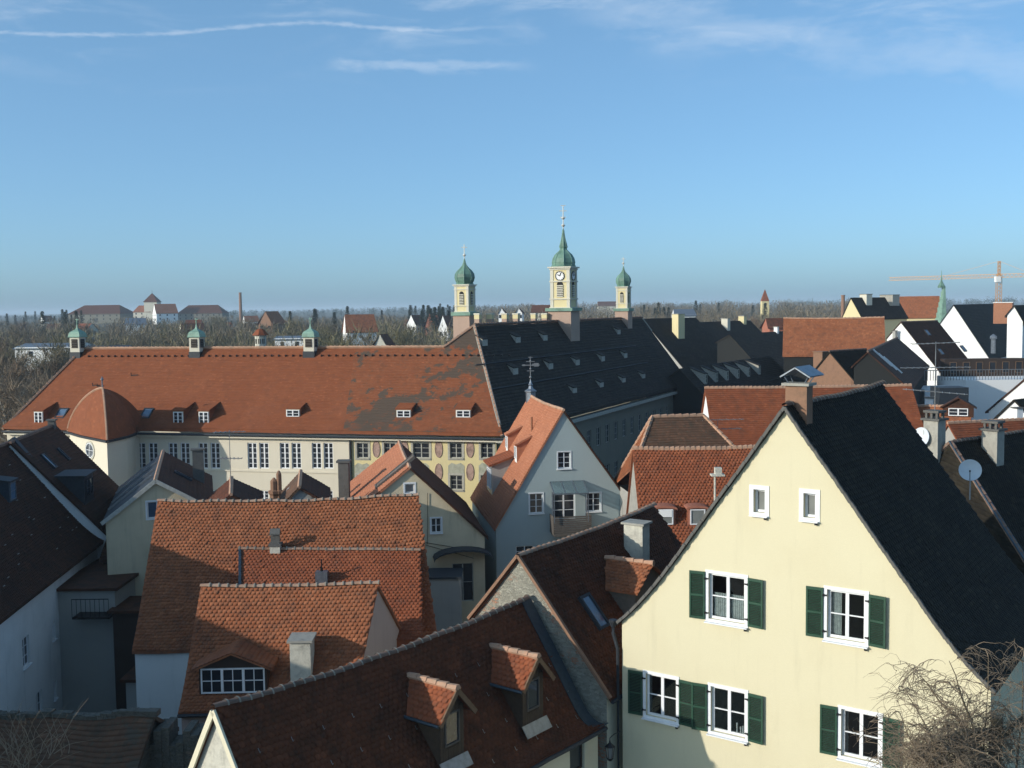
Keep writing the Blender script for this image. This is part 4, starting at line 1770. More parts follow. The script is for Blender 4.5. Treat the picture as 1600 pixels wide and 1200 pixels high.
mb.build('canopy_glazing', 'canopy_glass', gb.root)
# dormers on the lit slope
gt = (gb.zr - gb.left[1]) / gb.left[0]
for foot in ((792, 705), (806, 722)):
    P = gb.on_slope(*foot, 'left')
    dormer(gb, P, -gb.n, .75, 1.15, gt, 'shed', wall='tile_pink', roof='tile_pink', win=(.6, .8, .65), shedq=.5, ov=.1, cas=1, bars=0, front='white_plaster', pane='glass_grey')
P = gb.on_slope(765, 770, 'left')
P = P + Z * -.4
dormer(gb, P, -gb.n, 2.3, 2.4, gt, 'shed', wall='grey_plaster', roof='tile_red', win=(1.5, 1.3, 1.4), shedq=.35, ov=.2, cas=3, bars=0, front='zinc', pane='glass_blue')
P = gb.on_slope(831, 672, 'left')
mb = MB()
mb.tube([P - Z * .2, P + Z * .85], .06, 8)
mb.build('vent_pipe', 'copper_brown', gb.root)
# turret with weather vane on the far end of the ridge
P = gb.B - gb.d * .3
tv = thing('weather_vane', 'ornate iron weather vane on a small turret at the ridge of the grey-blue house', 'weather vane', P)
mb = MB()
mb.lathe(P - Z * .6, [(.34, 0), (.34, .85), (.42, .9), (.42, .96), (.2, 1.1), (.12, 1.3), (.17, 1.38), (.1, 1.5), (.05, 1.65), (.04, 1.75)], 8)
mb.build('turret', 'zinc', tv)
mb = MB()
P = P - Z * .85
mb.tube([P + Z * 1.8, P + Z * 3.6], .03, 6)
for z_, r_1 in ((2.15, .09), (2.75, .07), (3.3, .06)):
    mb.lathe(P + Z * (z_ - r_1), [(.0, 0), (r_1 * .7, r_1 * .3), (r_1, r_1), (r_1 * .7, r_1 * 1.7), (0, 2 * r_1)], 8)
mb.bar(P + Z * 3.0 - cX * .6, P + Z * 3.0 + cX * .65, .05, .06)
mb.bar(P + Z * 3.25 - cX * .3, P + Z * 3.25 + cX * .3, .04, .05)
mb.bar(P + Z * 2.6 - cX * .25, P + Z * 2.6 + cX * .25, .04, .05)
mb.obox(P + Z * 3.02 + cX * .42, (.16, 0, 0), (0, .01, 0), (0, 0, .12))
mb.obox(P + Z * 3.02 + cX * .2, (.06, 0, 0), (0, .01, 0), (0, 0, .08))
mb.obox(P + Z * 3.0 - cX * .45, (.1, 0, 0), (0, .01, 0), (0, 0, .06))
mb.obox(P + Z * 3.55, (.16, 0, 0), (0, .012, 0), (0, 0, .02))
mb.build('vane', 'mast_metal', tv)

# ------------------------------------------------------------------ 9  left row: dark roofs along the alley
lefta = House('white walled house at the left edge under a huge dark brown roof', (-1150, 1091), (15, 692), 14.8, ('wz', 5.5, 9), ('wz', 4.6, 9.1), wall='alley_white', roof='tile_dark', mode='biber', tile_sides='R', sag=.0, kick=.5,
              ridge='ridge_dark', ridge_mode='many', ov=.35, gov=.1,
              wins=[dict(side='right', px=(41, 1018), size=(15, 46), m=(.9, 1.35), cas=2, bars=2, frame='white_frame'), dict(side='right', px=(84, 985), size=(6, 26), m=(.4, .9), cas=1, bars=0),
                    dict(side='right', px=(62, 1100), size=(12, 30), m=(.8, 1.2), cas=2, bars=1), dict(side='right', px=(86, 1078), size=(6, 26), m=(.4, .9), cas=1, bars=0), dict(side='right', px=(125, 905), size=(6, 26), m=(.5, 1.1), cas=1, bars=1)])
mb = MB()
for x, y0, y1 in ((96, 950, 1120), (112, 935, 1110)):
    P0, rr, nn = lefta.plane('right')
    a, b_ = on_plane(x, y0, P0, nn) + nn * .08, on_plane(x, y1, P0, nn) + nn * .08
    b_[0], b_[1] = a[0], a[1]
    mb.tube([a, b_], .05, 6)
mb.build('downpipe', 'dark_zinc', lefta.root)
# parapet strip with sheet metal
mb = MB()
for i in range(14):
    a, b_ = lefta.SR([1], [i / 14])[0], lefta.SR([1], [(i + 1) / 14])[0]
    mb.bar(a + Z * .15, b_ + Z * .15, .45, .5, lefta.SR.N)
mb.build('parapet_flashing', 'dark_zinc', lefta.root)
P = lefta.on_slope(20, 785)
la_t = (lefta.zr - lefta.right[1]) / lefta.right[0]
dormer(lefta, P, lefta.n, 1.0, 1.15, la_t, 'shed', wall='blue_metal', roof='dark_zinc', win=(.8, .9, .6), shedq=.15, ov=.12, tiles=None, pane='glass_skylight', cas=1, frame='zinc')
mb = MB()
for i in range(30):
    u_, v_ = rnd.uniform(.55, .98), rnd.uniform(.15, .85)
    p_ = lefta.SR([u_], [v_])[0]
    mb.bar(p_ + lefta.SR.N * .06 - lefta.d * .25, p_ + lefta.SR.N * .06 + lefta.d * .0, .03, .03)
mb.build('snow_hooks', 'mast_metal', lefta.root, 'stuff')
leftb = House('dark roofed house further along the alley with a flat-topped box dormer', (17, 691), (85, 664), 14.9, ('wz', 5.5, 9), ('wz', 5.5, 8.9), wall='alley_white', roof='tile_dark', mode='rows', ridge='ridge_dark',
              ridge_mode='many', ov=.3, gov=.1)
P = leftb.on_slope(140, 785)
bt_ = (leftb.zr - leftb.right[1]) / leftb.right[0]
dormer(leftb, P, leftb.n, 2.2, 1.7, bt_, 'shed', wall='dark_zinc', roof='dark_zinc', win=(1.6, 1.0, .9), shedq=.02, tiles=None, pane='glass_dark', frame='dark_zinc')
skylight(leftb, (75, 722), .5, 1.0)
skylight(leftb, (98, 711), .3, .9)
chimney(leftb, (84, 668), 657, .4, .4, mat='dark_concrete', P=leftb.B - leftb.d * .6 - Z * .3)
# alley annexes
for (x, y, dist, wx, wy, h, mt, lab) in ((168, 870, 56.5, 1.5, 3.2, 8.2, 'grey_plaster', 'pale blue-white annexe wall at the end of the dark alley'), (222, 905, 54, 1.1, 1.2, 7.2, 'shed_dark', 'dark timber shed at the end of the alley beside the long orange roof'),
                                         (240, 985, 50.5, .9, 1.4, 5.0, 'grey_plaster', 'low grey yard wall block beside the white gable')):
    c = at_d(x, y, dist)
    o = thing('annexe', lab, 'annexe', (c[0], dist, 0))
    mb = MB()
    mb.obox((c[0], dist, h / 2), (wx, 0, 0), (0, wy, 0), (0, 0, h / 2))
    mb.build('wall', mt, o)
    mb = MB()
    mb.obox((c[0], dist, h + .08), (wx + .2, 0, 0), (0, wy + .2, 0), (0, 0, .07))
    mb.build('roof', 'tile_dark', o)
# balcony in the alley
c = at_d(150, 960, 53)
o = thing('iron_balcony', 'small iron balcony hanging over the dark alley', 'balcony', c)
mb = MB()
mb.obox(c, (.9, 0, 0), (0, .7, 0), (0, 0, .05))
for i in range(9):
    mb.bar(c + np.array([-.9 + .225 * i, -.7, 0]), c + np.array([-.9 + .225 * i, -.7, .95]), .02, .02)
mb.bar(c + np.array([-.9, -.7, .95]), c + np.array([.9, -.7, .95]), .04, .04)
mb.build('railing', 'iron', o)

# ------------------------------------------------------------------ 10 small dark gable with green-grey front
small = House('small gabled house with a dark tiled roof and pale bargeboards beside the alley', (243, 750), (255, 706), 13.2, ('px', 165, 812), ('px', 328, 792), wall='beige_plaster', roof='tile_dark', roof_left='dark_zinc',
              mode='rows', tile_sides='R', ridge='ridge_clay', ridge_mode='many', ov=.2, gov=.15,
              wins=[dict(side='near', px=(238, 797), size=(16, 26), cas=1, bars=0, frame='white_frame', pane='glass_blue', surround=.08, sill=None)])
mb = MB()
for sg, S_, u_ in ((-1, small.SL, 1), (1, small.SR, 0)):
    for i in range(8):
        a, b_ = S_([u_], [i / 8])[0], S_([u_], [(i + 1) / 8])[0]
        mb.bar(a - small.d * .03 - Z * .03, b_ - small.d * .03 - Z * .03, .07, .2)
mb.build('bargeboard', 'grey_frame', small.root)
for f in (.3, .55, .75):
    mb = MB()
    a, b_ = small.SL([f], [.05])[0], small.SL([f], [.9])[0]
    mb.bar(a + small.SL.N * .06, b_ + small.SL.N * .06, .08, .1)
    mb.build('standing_seam', 'mast_metal', small.root)
skylight(small, (285, 745), .5, 1.0)
chimney(small, (311, 752), 703, .65, .5, mat='dark_concrete', cap='dark_concrete', P=at_z(311, 760, 11.6))
# lower lean-to roof in front of it
lean = House('low dark lean-to roof in the alley below the small gabled house', (172, 838), (244, 836), 9.6, ('wz', 1.5, 8.9), ('pitch', 30, 200, 868), wall='shed_dark', roof='tile_dark', mode='rows', ridge=None)

# two pointed roofs against the school
for lab, A, B, lft, rgt, rf, rl in (('narrow pointed gable roof in front of the school, with an aerial mast', (361, 772), (362, 748), (325, 800), (408, 792), 'tile_dark', 'tile_brown'),  # lighter left tiles paint the sunlit side of each roof
                                    ('narrow pointed gable roof with a sunlit pale left slope in front of the school', (468, 760), (470, 737), (440, 790), (513, 786), 'tile_dark', 'tile_mossy')):
    h_ = House(lab, A, B, 12.9, ('px',) + lft, ('px',) + rgt, wall='grey_plaster', roof=rf, roof_left=rl, mode='rows', ridge='ridge_clay', ridge_mode='many', ov=.15)
    if A[0] == 361:
        antenna('tall tv aerial mast rising from the narrow pointed roof before the school', h_.A + h_.d * .4, 672, [(.97, (1, .15, 0), 1.6, 7), (.55, (1, -.2, 0), 1.3, 6)])
    else:
        p_ = at_d(457, 770, 59)
        dish('small satellite dish before the school, beside the pale pointed roof', p_, (-.2, -1, .3), .36)
        for k, (px_, w_) in enumerate(((429, .42), (437, .3))):
            pc = at_d(px_, 790, 61)
            st_ = thing('chimney_stack', ['round-capped brown chimney stack before the school', 'thin brown chimney flue right of the round-capped stack'][k], 'chimney', pc - Z * 4)
            mb = MB()
            mb.lathe(pc - Z * 4, [(w_ * .6, 0), (w_ * .6, 4.6), (w_ * .8, 4.7), (w_ * .8, 4.85), (w_ * .5, 4.9), (w_ * .5, 5.4 + .4 * k), (.05, 5.6 + .4 * k)], 8)
            mb.build('stack', 'old_brick', st_)
# tall slim chimneys standing before the school wall
for (x, y0, y1, w_, dist, lab) in ((539, 722, 800, 16, 66, 'tall grey chimney block before the drainpipe between school and painted wing'),):
    c = at_d(x, y1, dist)
    h = at_d(x, y0, dist)[2]
    o = thing('chimney_block', lab, 'chimney', (c[0], dist, 0))
    mb = MB()
    ww = w_ / FL * dist / 2
    mb.obox((c[0], dist, h / 2), (ww, 0, 0), (0, ww, 0), (0, 0, h / 2))
    mb.build('stack', 'dark_concrete', o)
    mb = MB()
    mb.obox((c[0], dist, h + .06), (ww + .1, 0, 0), (0, ww + .1, 0), (0, 0, .06))
    mb.build('cap', 'dark_concrete', o)

# ------------------------------------------------------------------ 11 mossy outbuilding and old wall, bottom left
moss = House('old mossy tiled outbuilding roof at the bottom left', (-60, 1108), (236, 1116), 9.2, ('wz', 1.5, 8.2), ('pitch', 40, 100, 1290), wall='rubble_dark', roof='tile_mossy', mode='rows', tile_sides='R', sag=.12, wav=.10, ridge=None)
mb = MB()
for i in range(40):
    p_ = moss.SR([1 - (i + .5) / 40], [1.])[0]
    mb.obox(p_ + Z * rnd.uniform(-.02, .06), moss.d * rnd.uniform(.13, .2), moss.n * rnd.uniform(.1, .18), Z * rnd.uniform(.05, .09))
mb.build('rubble_capping', 'rubble_dark', moss.root, 'stuff')
c = at_z(285, 1135, 8.6)
o = thing('rubble_wall', 'crumbling dark rubble wall with a pale coping beside the mossy roof', 'wall', (c[0], c[1], 0))
mb = MB()
N_ = 14
for i in range(N_):
    h = 8.5 + .25 * math.sin(i * 1.7) + rnd.uniform(-.12, .12)
    mb.obox((c[0] - 1.5 + i * .23, c[1] - .2, h / 2), (.118, 0, 0), (0, .5 + rnd.uniform(-.05, .05), 0), (0, 0, h / 2))
mb.build('masonry', 'rubble_dark', o)
mb = MB()
cc = at_z(240, 1160, 7.6)
for i in range(5):
    mb.obox(cc + np.array([-.45 + i * .2, 0, rnd.uniform(-.03, .03)]), (.1, 0, 0), (0, .3, 0), (0, 0, .07))
mb.build('coping', 'concrete', o)
mb = MB()
mb.obox((cc[0], cc[1], (cc[2] - .07) / 2), (.5, 0, 0), (0, .26, 0), (0, 0, (cc[2] - .08) / 2))
mb.build('pier', 'rubble_dark', o)

# ------------------------------------------------------------------ 12 school
ZE, ZR = 12.6, 18.85
E1 = at_z(785, 684, ZE)
E0 = at_z(4, 672.5, ZE)
sd_ = unit(E1 - E0)
sn = np.array([sd_[1], -sd_[0], 0])          # towards the camera
R0 = at_z(130, 546, ZR)
off_ = (R0 - E0) @ -sn
R1 = E1 - sn * off_ + Z * (ZR - ZE)
t_ = ((at_z(692, 544, ZR) - R0) @ sd_)
R1 = R0 + sd_ * t_
SN = unit(np.cross(sd_, (R0 - E0) - sd_ * ((R0 - E0) @ sd_)))
SN = SN if SN[2] > 0 else -SN
APEX = on_plane(741, 510, E0, SN)
Kq = E1 + (APEX - E1) * (ZR - ZE) / (APEX[2] - ZE)
school = thing('school_building', 'long school building with a vast red tiled roof and three green-topped ridge turrets', 'school', ((E0 + E1)[0] / 2, (E0 + E1)[1] / 2 + 8, 0))
ov = .5
wallP = E0 - sn * ov
S1 = Slope(E0, E1, Kq, R0, 0, .35, .03)
S2 = Slope(R1, Kq, APEX, APEX, 0, 0, .01)
mb = MB()
# the front slope, split where the patched old part begins
spl = .70
S1.deck(mb, 'tile_school', .25, 40, 6)
back = [R0 - sn * off_ - Z * (ZR - ZE), R1 - sn * off_ - Z * (ZR - ZE)]
mb.face([R0, R1 + sd_ * .6, back[1] + sd_ * .6, back[0]], 'tile_school')
mb.face([R0, back[0], E0], 'tile_school')
sroof = mb.build('roof', 'tile_school', school)
ua = .705
Sa = Slope(S1.P[0], S1.P[0] + (S1.P[1] - S1.P[0]) * ua, S1.P[3] + (S1.P[2] - S1.P[3]) * ua, S1.P[3], 0, .35, .02)
Sb = Slope(S1.P[0] + (S1.P[1] - S1.P[0]) * ua, S1.P[1], S1.P[2], S1.P[3] + (S1.P[2] - S1.P[3]) * ua, 0, .35, .02)
Sa.rows(sroof, 'tile_school', .17, 30)
Sb.rows(sroof, 'tile_school_patched', .17, 20)
S2.rows(sroof, 'tile_school_patched', .17, 6)
joined_ridge(sroof, [R0 + Z * .12, R1 + Z * .12], 'ridge_clay', .4, .13)
joined_ridge(sroof, [R1 + Z * .12, APEX + Z * .12], 'ridge_clay', .4, .13)
joined_ridge(sroof, [E0 + Z * .12, R0 + Z * .12], 'ridge_clay', .4, .13)
joined_ridge(sroof, [E1 + Z * .12, APEX + Z * .12], 'ridge_clay', .4, .12)
# rows of snow hooks near ridge
mb = MB()
for i in range(60):
    p_ = R0 + sd_ * (1 + i * .62) + (S1.Vd * -.9) + S1.N * .1
    mb.obox(p_, sd_ * .06, S1.Vd * .07, S1.N * .05)
mb.build('snow_hooks', 'iron', school, 'stuff')
# facade
LW = np.linalg.norm(E1 - E0)
xsplit = (on_plane(548, 700, wallP, sn) - wallP) @ sd_
holes = []
wlist = []


def sw(x, y, w, h, kind):
    c0 = on_plane(x, y, wallP, sn)
    w_, h_ = w / FL * c0[1] * 1.0, h / FL * c0[1]
    b_ = (c0 - wallP) @ sd_
    z_ = c0[2] - ZE
    holes.append([(b_ - w_ / 2, z_ - h_ / 2), (b_ + w_ / 2, z_ - h_ / 2), (b_ + w_ / 2, z_ + h_ / 2), (b_ - w_ / 2, z_ + h_ / 2)])
    wlist.append((c0, w_, h_, kind))


for cx_ in (230, 280, 327):
    for dx in (-9.5, 9.5):
        sw(cx_ + dx, 712, 16, 41, 'tall')
for cx_ in (403.5, 454, 504):
    for dx in (-9.2, 9.2):
        sw(cx_ + dx, 712, 16, 41, 'tall')
for cx_ in (403.5, 454, 504, 327):
    for dx in (-9.2, 9.2):
        sw(cx_ + dx, 781, 16, 30, 'tall')
sw(18, 694, 14, 14, 'tall')
for cx_, w_ in ((566.5, 19), (609, 19), (658, 27), (712.5, 20), (761, 20)):
    sw(cx_, 704, w_, 24, 'old')
for cx_, w_ in ((566.5, 19), (609, 19), (658, 25), (713, 20), (761, 20)):
    sw(cx_, 754, w_, 23, 'old')
mb = MB()
L_ = [[(0, -ZE), (xsplit, -ZE), (xsplit, -.05), (0, -.05)], [(xsplit, -ZE), (LW, -ZE), (LW, -.05), (xsplit, -.05)]]
for out_, mt in zip(L_, ('school_plaster', 'painted_yellow')):
    hh = [h for h in holes if (h[0][0] < xsplit) == (mt == 'school_plaster')]
    mb = MB()
    wall_with_holes(mb, out_, hh, wallP, sd_, sn, mt, .2)
    mb.build('wall', mt, school)
mb = MB()
for a_, b_ in ((E0, E0 - sn * 15 - Z * 0), (E1, E1 - sn * 15)):
    mb.face([a_ - sn * ov, b_, b_ * [1, 1, 0], (a_ - sn * ov) * [1, 1, 0]])
mb.face([E0 - sn * 15, E1 - sn * 15, (E1 - sn * 15) * [1, 1, 0], (E0 - sn * 15) * [1, 1, 0]])
mb.build('rear_wall', 'school_plaster', school)
for c0, w_, h_, kind in wlist:
    if kind == 'tall':
        window(school, c0, sd_, sn, w_, h_, 'white_frame', 2, 4, .1, .07, sill=None, post=.1, vbars=0, surround=0)
    else:
        window(school, c0, sd_, sn, w_, h_, 'grey_frame', 2, 2, .12, .06, sill='stone_frame', surround=.16, sur_mat='stone_frame', post=.07)
mb = MB()
# cornice, string course, stone pilaster strips between the window pairs
mb.obox((E0 + E1) / 2 - sn * (ov - .2) - Z * .22, sd_ * LW / 2, sn * .22, Z * .13)
a_ = wallP + sd_ * 0
mid = wallP + sd_ * xsplit / 2
zc = on_plane(400, 736, wallP, sn)[2]
mb.obox([mid[0], mid[1], zc] + sn * .03, sd_ * (xsplit / 2 - .1), sn * .05, Z * .05)
mb.build('cornice', 'school_plaster', school)
mb = MB()
mb.tube([E0 + Z * -.1 + sn * .02, E1 + Z * -.1 + sn * .02], .1, 6)
mb.build('gutter', 'dark_zinc', school)
mb = MB()
pp = wallP + sd_ * xsplit + sn * .1
mb.tube([pp - Z * .2, pp - Z * (ZE - .5)], .09, 6)
mb.build('downpipe', 'dark_zinc', school)
# painted ovals and greenish fields of the old wing
for cx_ in (588, 632, 685.5, 734.5):
    for cy_, mt in ((701.5, 'oval_paint'), (737.5, 'oval_paint')):
        c0 = on_plane(cx_, cy_, wallP, sn)
        mb = MB()
        pts = [c0 + sn * .03 + sd_ * .27 * math.cos(a) + Z * .62 * math.sin(a) for a in np.linspace(0, 2 * math.pi, 17)[:-1]]
        mb.face([q_ for q_ in pts][::-1])
        mb.face([q_ - sn * .02 for q_ in pts])
        for i in range(16):
            mb.bar(pts[i], pts[(i + 1) % 16], .05, .04, sn)
        mb.build('painted_medallion', mt, school)
for cx_ in (566.5, 609, 658, 713, 761):
    c0 = on_plane(cx_, 732, wallP, sn)
    mb = MB()
    pts = [(-.62, -.42), (.62, -.42), (.62, .2), (.35, .42), (0, .3), (-.35, .42), (-.62, .2)]
    mb.face([c0 + sn * .016 + sd_ * x + Z * z_ for x, z_ in pts])
    mb.build('painted_panel', 'greenish_paint', school)
# dormers
s_t = (ZR - ZE) / off_


class _H:
    pass


SH = _H()
SH.root, SH.d, SH.n, SH.SR = school, sd_, sn, S1
SH.on_slope = lambda x, y, side='right': on_plane(x, y, E0, SN)
for x, y, w_, h_, wl in ((61, 664, .85, 1.15, 1), (279, 664, .9, 1.12, 1), (319, 664, .9, 1.12, 1), (458, 653, 1.15, .72, 1), (631, 654, 1.15, .72, 1), (724, 654, 1.15, .72, 1)):
    P = SH.on_slope(x, y)
    dormer(SH, P, sn, w_, h_, s_t, 'shed', wall='tile_school', roof='tile_school', front='tower_trim', win=(w_ - .12, h_ - .22, h_ / 2), shedq=.28, ov=.08, cas=2, bars=2 if h_ > 1 else 1, frame='white_frame', rmat='tile_school')
SH.SR = S1
for x, y in ((97, 647), (230, 647)):
    skylight(SH, (x, y), .75, 1.0)
# hatch hooks
for x, y in ((145, 604), (152, 605), (205, 588)):
    P = SH.on_slope(x, y)
    mb = MB()
    mb.bar(P, P + Z * .3, .05, .05)
    mb.bar(P + Z * .05, P + Z * .12 + sd_ * .6, .04, .06)
    mb.build('roof_hook', 'iron', school)
# green ridge turrets
for x in (140.5, 314, 483.5):
    P = at_z(x, 545, ZR)
    P = R0 + sd_ * ((P - R0) @ sd_) + sn * .3
    ht = height_to(P, x, 527)
    w_ = .45
    mb = MB()
    mb.obox(P + Z * (ht - .8) / 2, sd_ * w_, sn * w_, Z * (ht + .8) / 2, 'tower_trim')
    mb.obox(P - Z * .55, sd_ * (w_ + .05), sn * (w_ + .05), Z * .35, 'dark_zinc')
    for sg, ax, ay in ((1, sn, sd_), (1, sd_, sn)):
        mb.obox(P + Z * (ht * .5) + ax * (w_ + .012), ay * (w_ * .62), ax * .012, Z * ht * .36, 'room_dark')
    o = mb.build('ridge_turret', 'tower_trim', school)
    lv = MB()
    for ax, ay in ((sn, sd_), (sd_, sn)):
        for k in range(5):
            lv.obox(P + Z * (ht * (.22 + .14 * k)) + ax * (w_ + .04), ay * (w_ * .6), unit(ax + Z * -.6) * .06, unit(Z + ax * .6) * .012)
    lv.build('louvre_slats', 'weathered_wood', o, 'stuff')
    dm = MB()
    T = P + Z * ht
    prof = [(.80, 0), (.84, .05), (.78, .10), (.74, .32), (.62, .50), (.36, .64), (.16, .76), (.08, .95), (.05, 1.15), (.0, 1.2)]
    dm.lathe(T, [(r_1 * .98, z_ * .92) for r_1, z_ in prof], 4, rot=math.atan2(sd_[1], sd_[0]) + math.pi / 4)
    dm.build('dome', 'copper_pale', o)
    k = MB()
    k.tube([T + Z * 1.0, T + Z * 1.6], .035, 5)
    k.lathe(T + Z * 1.2, [(0, 0), (.09, .09), (0, .18)], 6)
    k.bar(T + Z * 1.5 - sd_ * .12, T + Z * 1.5 + sd_ * .18, .03, .06)
    k.build('finial', 'copper_pale', o)
# the bay with the curved tent roof
Lc = on_plane(106, 680, wallP + sn * .4, sn)
Fc = at_d(167, 684, 79.6)
Rc = on_plane(214, 682, wallP + sn * .4, sn)
for q_ in (Lc, Fc, Rc):
    q_[2] = ZE - .05
AP = SH.on_slope(160, 607) + sn * 1.3
AP = at_d(160, 607, Fc[1] + 2.2)
mb = MB()
N_ = 14
bc = (Lc + Rc) / 2 - sn * .6
cor = [Lc - sn * 1.5, Lc, Lc * .6 + Fc * .4 + sn * .25, Fc * .8 + Lc * .2 + sn * .1, Fc, Fc * .7 + Rc * .3 + sd_ * .12, Rc * .6 + Fc * .4 + sd_ * .25, Rc, Rc - sn * 1.5]
rings = []
for i in range(N_ + 1):
    a = math.pi / 2 * i / N_
    hz = math.sin(a) ** 1.333
    sc_ = max(0., math.cos(a)) ** 1.333
    cen = AP * 1.0
    rings.append([np.array([AP[0] + (q_[0] - AP[0]) * sc_, AP[1] + (q_[1] - AP[1]) * sc_, ZE + (AP[2] - ZE) * hz]) for q_ in cor])
for i in range(N_):
    for k in range(len(cor) - 1):
        L0 = k * 1.3
        mb.face([rings[i][k], rings[i][k + 1], rings[i + 1][k + 1], rings[i + 1][k]], 'tile_school', [(50 + L0, 50 + i * .32), (51.3 + L0, 50 + i * .32), (51.3 + L0, 50.32 + i * .32), (50 + L0, 50.32 + i * .32)])
br2 = mb.build('bay_roof', 'tile_school', school)
mb = MB()
for k in (4, 1):
    mb.tube([r__[k] + Z * .04 for r__ in rings], .09, 5)
mb.build('hip_ridge', 'ridge_clay', br2)
mb = MB()
mb.tube([AP - Z * .2, AP + Z * .9], .05, 6)
mb.lathe(AP + Z * .55, [(0, 0), (.13, .12), (.13, .16), (0, .3)], 8)
mb.build('finial', 'zinc', br2)
mb = MB()
ins = [q_ + (np.array([AP[0], AP[1], q_[2]]) - q_) * .06 for q_ in cor[1:-1]]
ins = [ins[0] - sn * .6] + ins + [ins[-1] - sn * .6]
for p_, q_ in zip(ins[:-1], ins[1:]):
    mb.face([p_ - Z * .1, q_ - Z * .1, q_ * [1, 1, 0], p_ * [1, 1, 0]])
mb.build('bay_wall', 'school_plaster', school)
mb = MB()
for p_, q_ in zip(cor[1:-2], cor[2:-1]):
    mb.bar(p_ - Z * .06, q_ - Z * .06, .2, .16)
mb.build('bay_gutter', 'dark_zinc', school)
# oval window in the bay
p_, q_ = ins[2], ins[3]
bn = unit(np.cross(q_ - p_, Z))
bn = bn if bn @ sn > 0 else -bn
c0 = on_plane(141, 703.5, p_, bn) + bn * .03
bu = unit(q_ - p_)
mb = MB()
pts = [c0 + bu * .72 * math.cos(a) + Z * .55 * math.sin(a) for a in np.linspace(0, 2 * math.pi, 25)[:-1]]
for i in range(24):
    mb.bar(pts[i], pts[(i + 1) % 24], .07, .08, bn)
for x in (-.28, 0, .28):
    mb.bar(c0 + bu * x - Z * .5, c0 + bu * x + Z * .5, .035 if x else .07, .03, bn)
for z_ in (-.0,):
    mb.bar(c0 + Z * z_ - bu * .68, c0 + Z * z_ + bu * .68, .035, .03, bn)
ow = mb.build('oval_window', 'white_frame', school)
mb = MB()
mb.face([q_ - bn * .01 for q_ in pts])
mb.face([q_ - bn * .012 for q_ in pts][::-1])
mb.build('pane', 'glass_dark', ow)
mb = MB()
c1 = c0 - bn * .015
pts2 = [c1 + bu * .85 * math.cos(a) + Z * .68 * math.sin(a) for a in np.linspace(0, 2 * math.pi, 25)[:-1]]
for i in range(24):
    mb.bar(pts2[i], pts2[(i + 1) % 24], .1, .1, bn)
mb.build('surround', 'tower_trim', ow)

# ------------------------------------------------------------------ 13 monastery church wing
CE0 = E1.copy()
CE1 = at_z(1094, 600, ZE)
cd = unit(CE1 - CE0)
cn = np.array([cd[1], -cd[0], 0])
CR0 = APEX.copy()
tt = [(on_plane(1003, 497, CR0, cn) - CR0) @ cd][0]
CR1 = CR0 + cd * tt
Lc_ = np.linalg.norm(CE1 - CE0)
church = thing('monastery_wing', 'long monastery wing with a near-black roof dotted with tiny hooded dormers', 'building', ((CE0 + CE1)[0] / 2 - 6, (CE0 + CE1)[1] / 2 + 3, 0))
CR1b = CR1 + cd * 0
CS = Slope(CE0, CE0 + cd * (tt + 8), CR1, CR0, 0, .4, .02)
mb = MB()
CS.deck(mb, 'tile_churchdark', .25, 30, 6)
wch = (CR0 - CE0) @ -cn
cb0, cb1 = CR0 - cn * wch - Z * (CR0[2] - ZE), CR1 - cn * wch - Z * (CR0[2] - ZE)
mb.face([CR0, CR1, cb1, cb0], 'tile_churchdark')
mb.face([CR0, cb0, R1 * 1.0], 'tile_school_patched')
mb.face([CR1, CE0 + cd * (tt + 8), cb1], 'tile_churchdark')
croof = mb.build('roof', 'tile_churchdark', church)
CS.rows(croof, 'tile_churchdark', .3, 30)
joined_ridge(croof, [CR0 + Z * .15, CR1 + Z * .15], 'ridge_dark', .5, .14)
mb = MB()
a_ = CR0 + (CE0 - CR0) * 0
for q_ in ((CR0, CE0), (CR1, CE0 + cd * (tt + 8))):
    mb.bar(q_[0] + Z * .1, q_[0] + (q_[1] - q_[0]) * (1 if q_[0] is CR0 else .2) + Z * .12, .22, .12)
mb.build('hip_flashing', 'concrete', church)
cw = CE0 - cn * .5
mb = MB()
hl, wl_ = [], []
for k in range(26):
    x = 2.2 + k * 2.45
    for zc_, hh_ in ((-2.4, 1.7), (-6.2, 1.8)):
        if x < tt:
            hl.append([(x - .5, zc_ - hh_ / 2), (x + .5, zc_ - hh_ / 2), (x + .5, zc_ + hh_ / 2), (x - .5, zc_ + hh_ / 2)])
            wl_.append((cw + cd * x + Z * zc_, 1.0, hh_))
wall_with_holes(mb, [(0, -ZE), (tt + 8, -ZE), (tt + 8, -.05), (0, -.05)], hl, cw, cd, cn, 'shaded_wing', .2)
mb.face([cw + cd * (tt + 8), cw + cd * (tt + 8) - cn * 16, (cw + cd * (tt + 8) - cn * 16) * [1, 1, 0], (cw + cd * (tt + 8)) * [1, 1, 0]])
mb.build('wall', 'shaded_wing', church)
for c0, w_, h_ in wl_:
    window(church, c0, cd, cn, w_, h_, 'grey_frame', 2, 2, .12, .06, sill=None)
mb = MB()
mb.obox(CE0 + cd * (tt + 8) / 2 - Z * .25 - cn * .25, cd * (tt + 8) / 2, cn * .25, Z * .15)
mb.build('cornice', 'stone_frame', church)
CH = _H()
CH.root, CH.d, CH.n, CH.SR = church, cd, cn, CS
ct = (CR0[2] - ZE) / wch
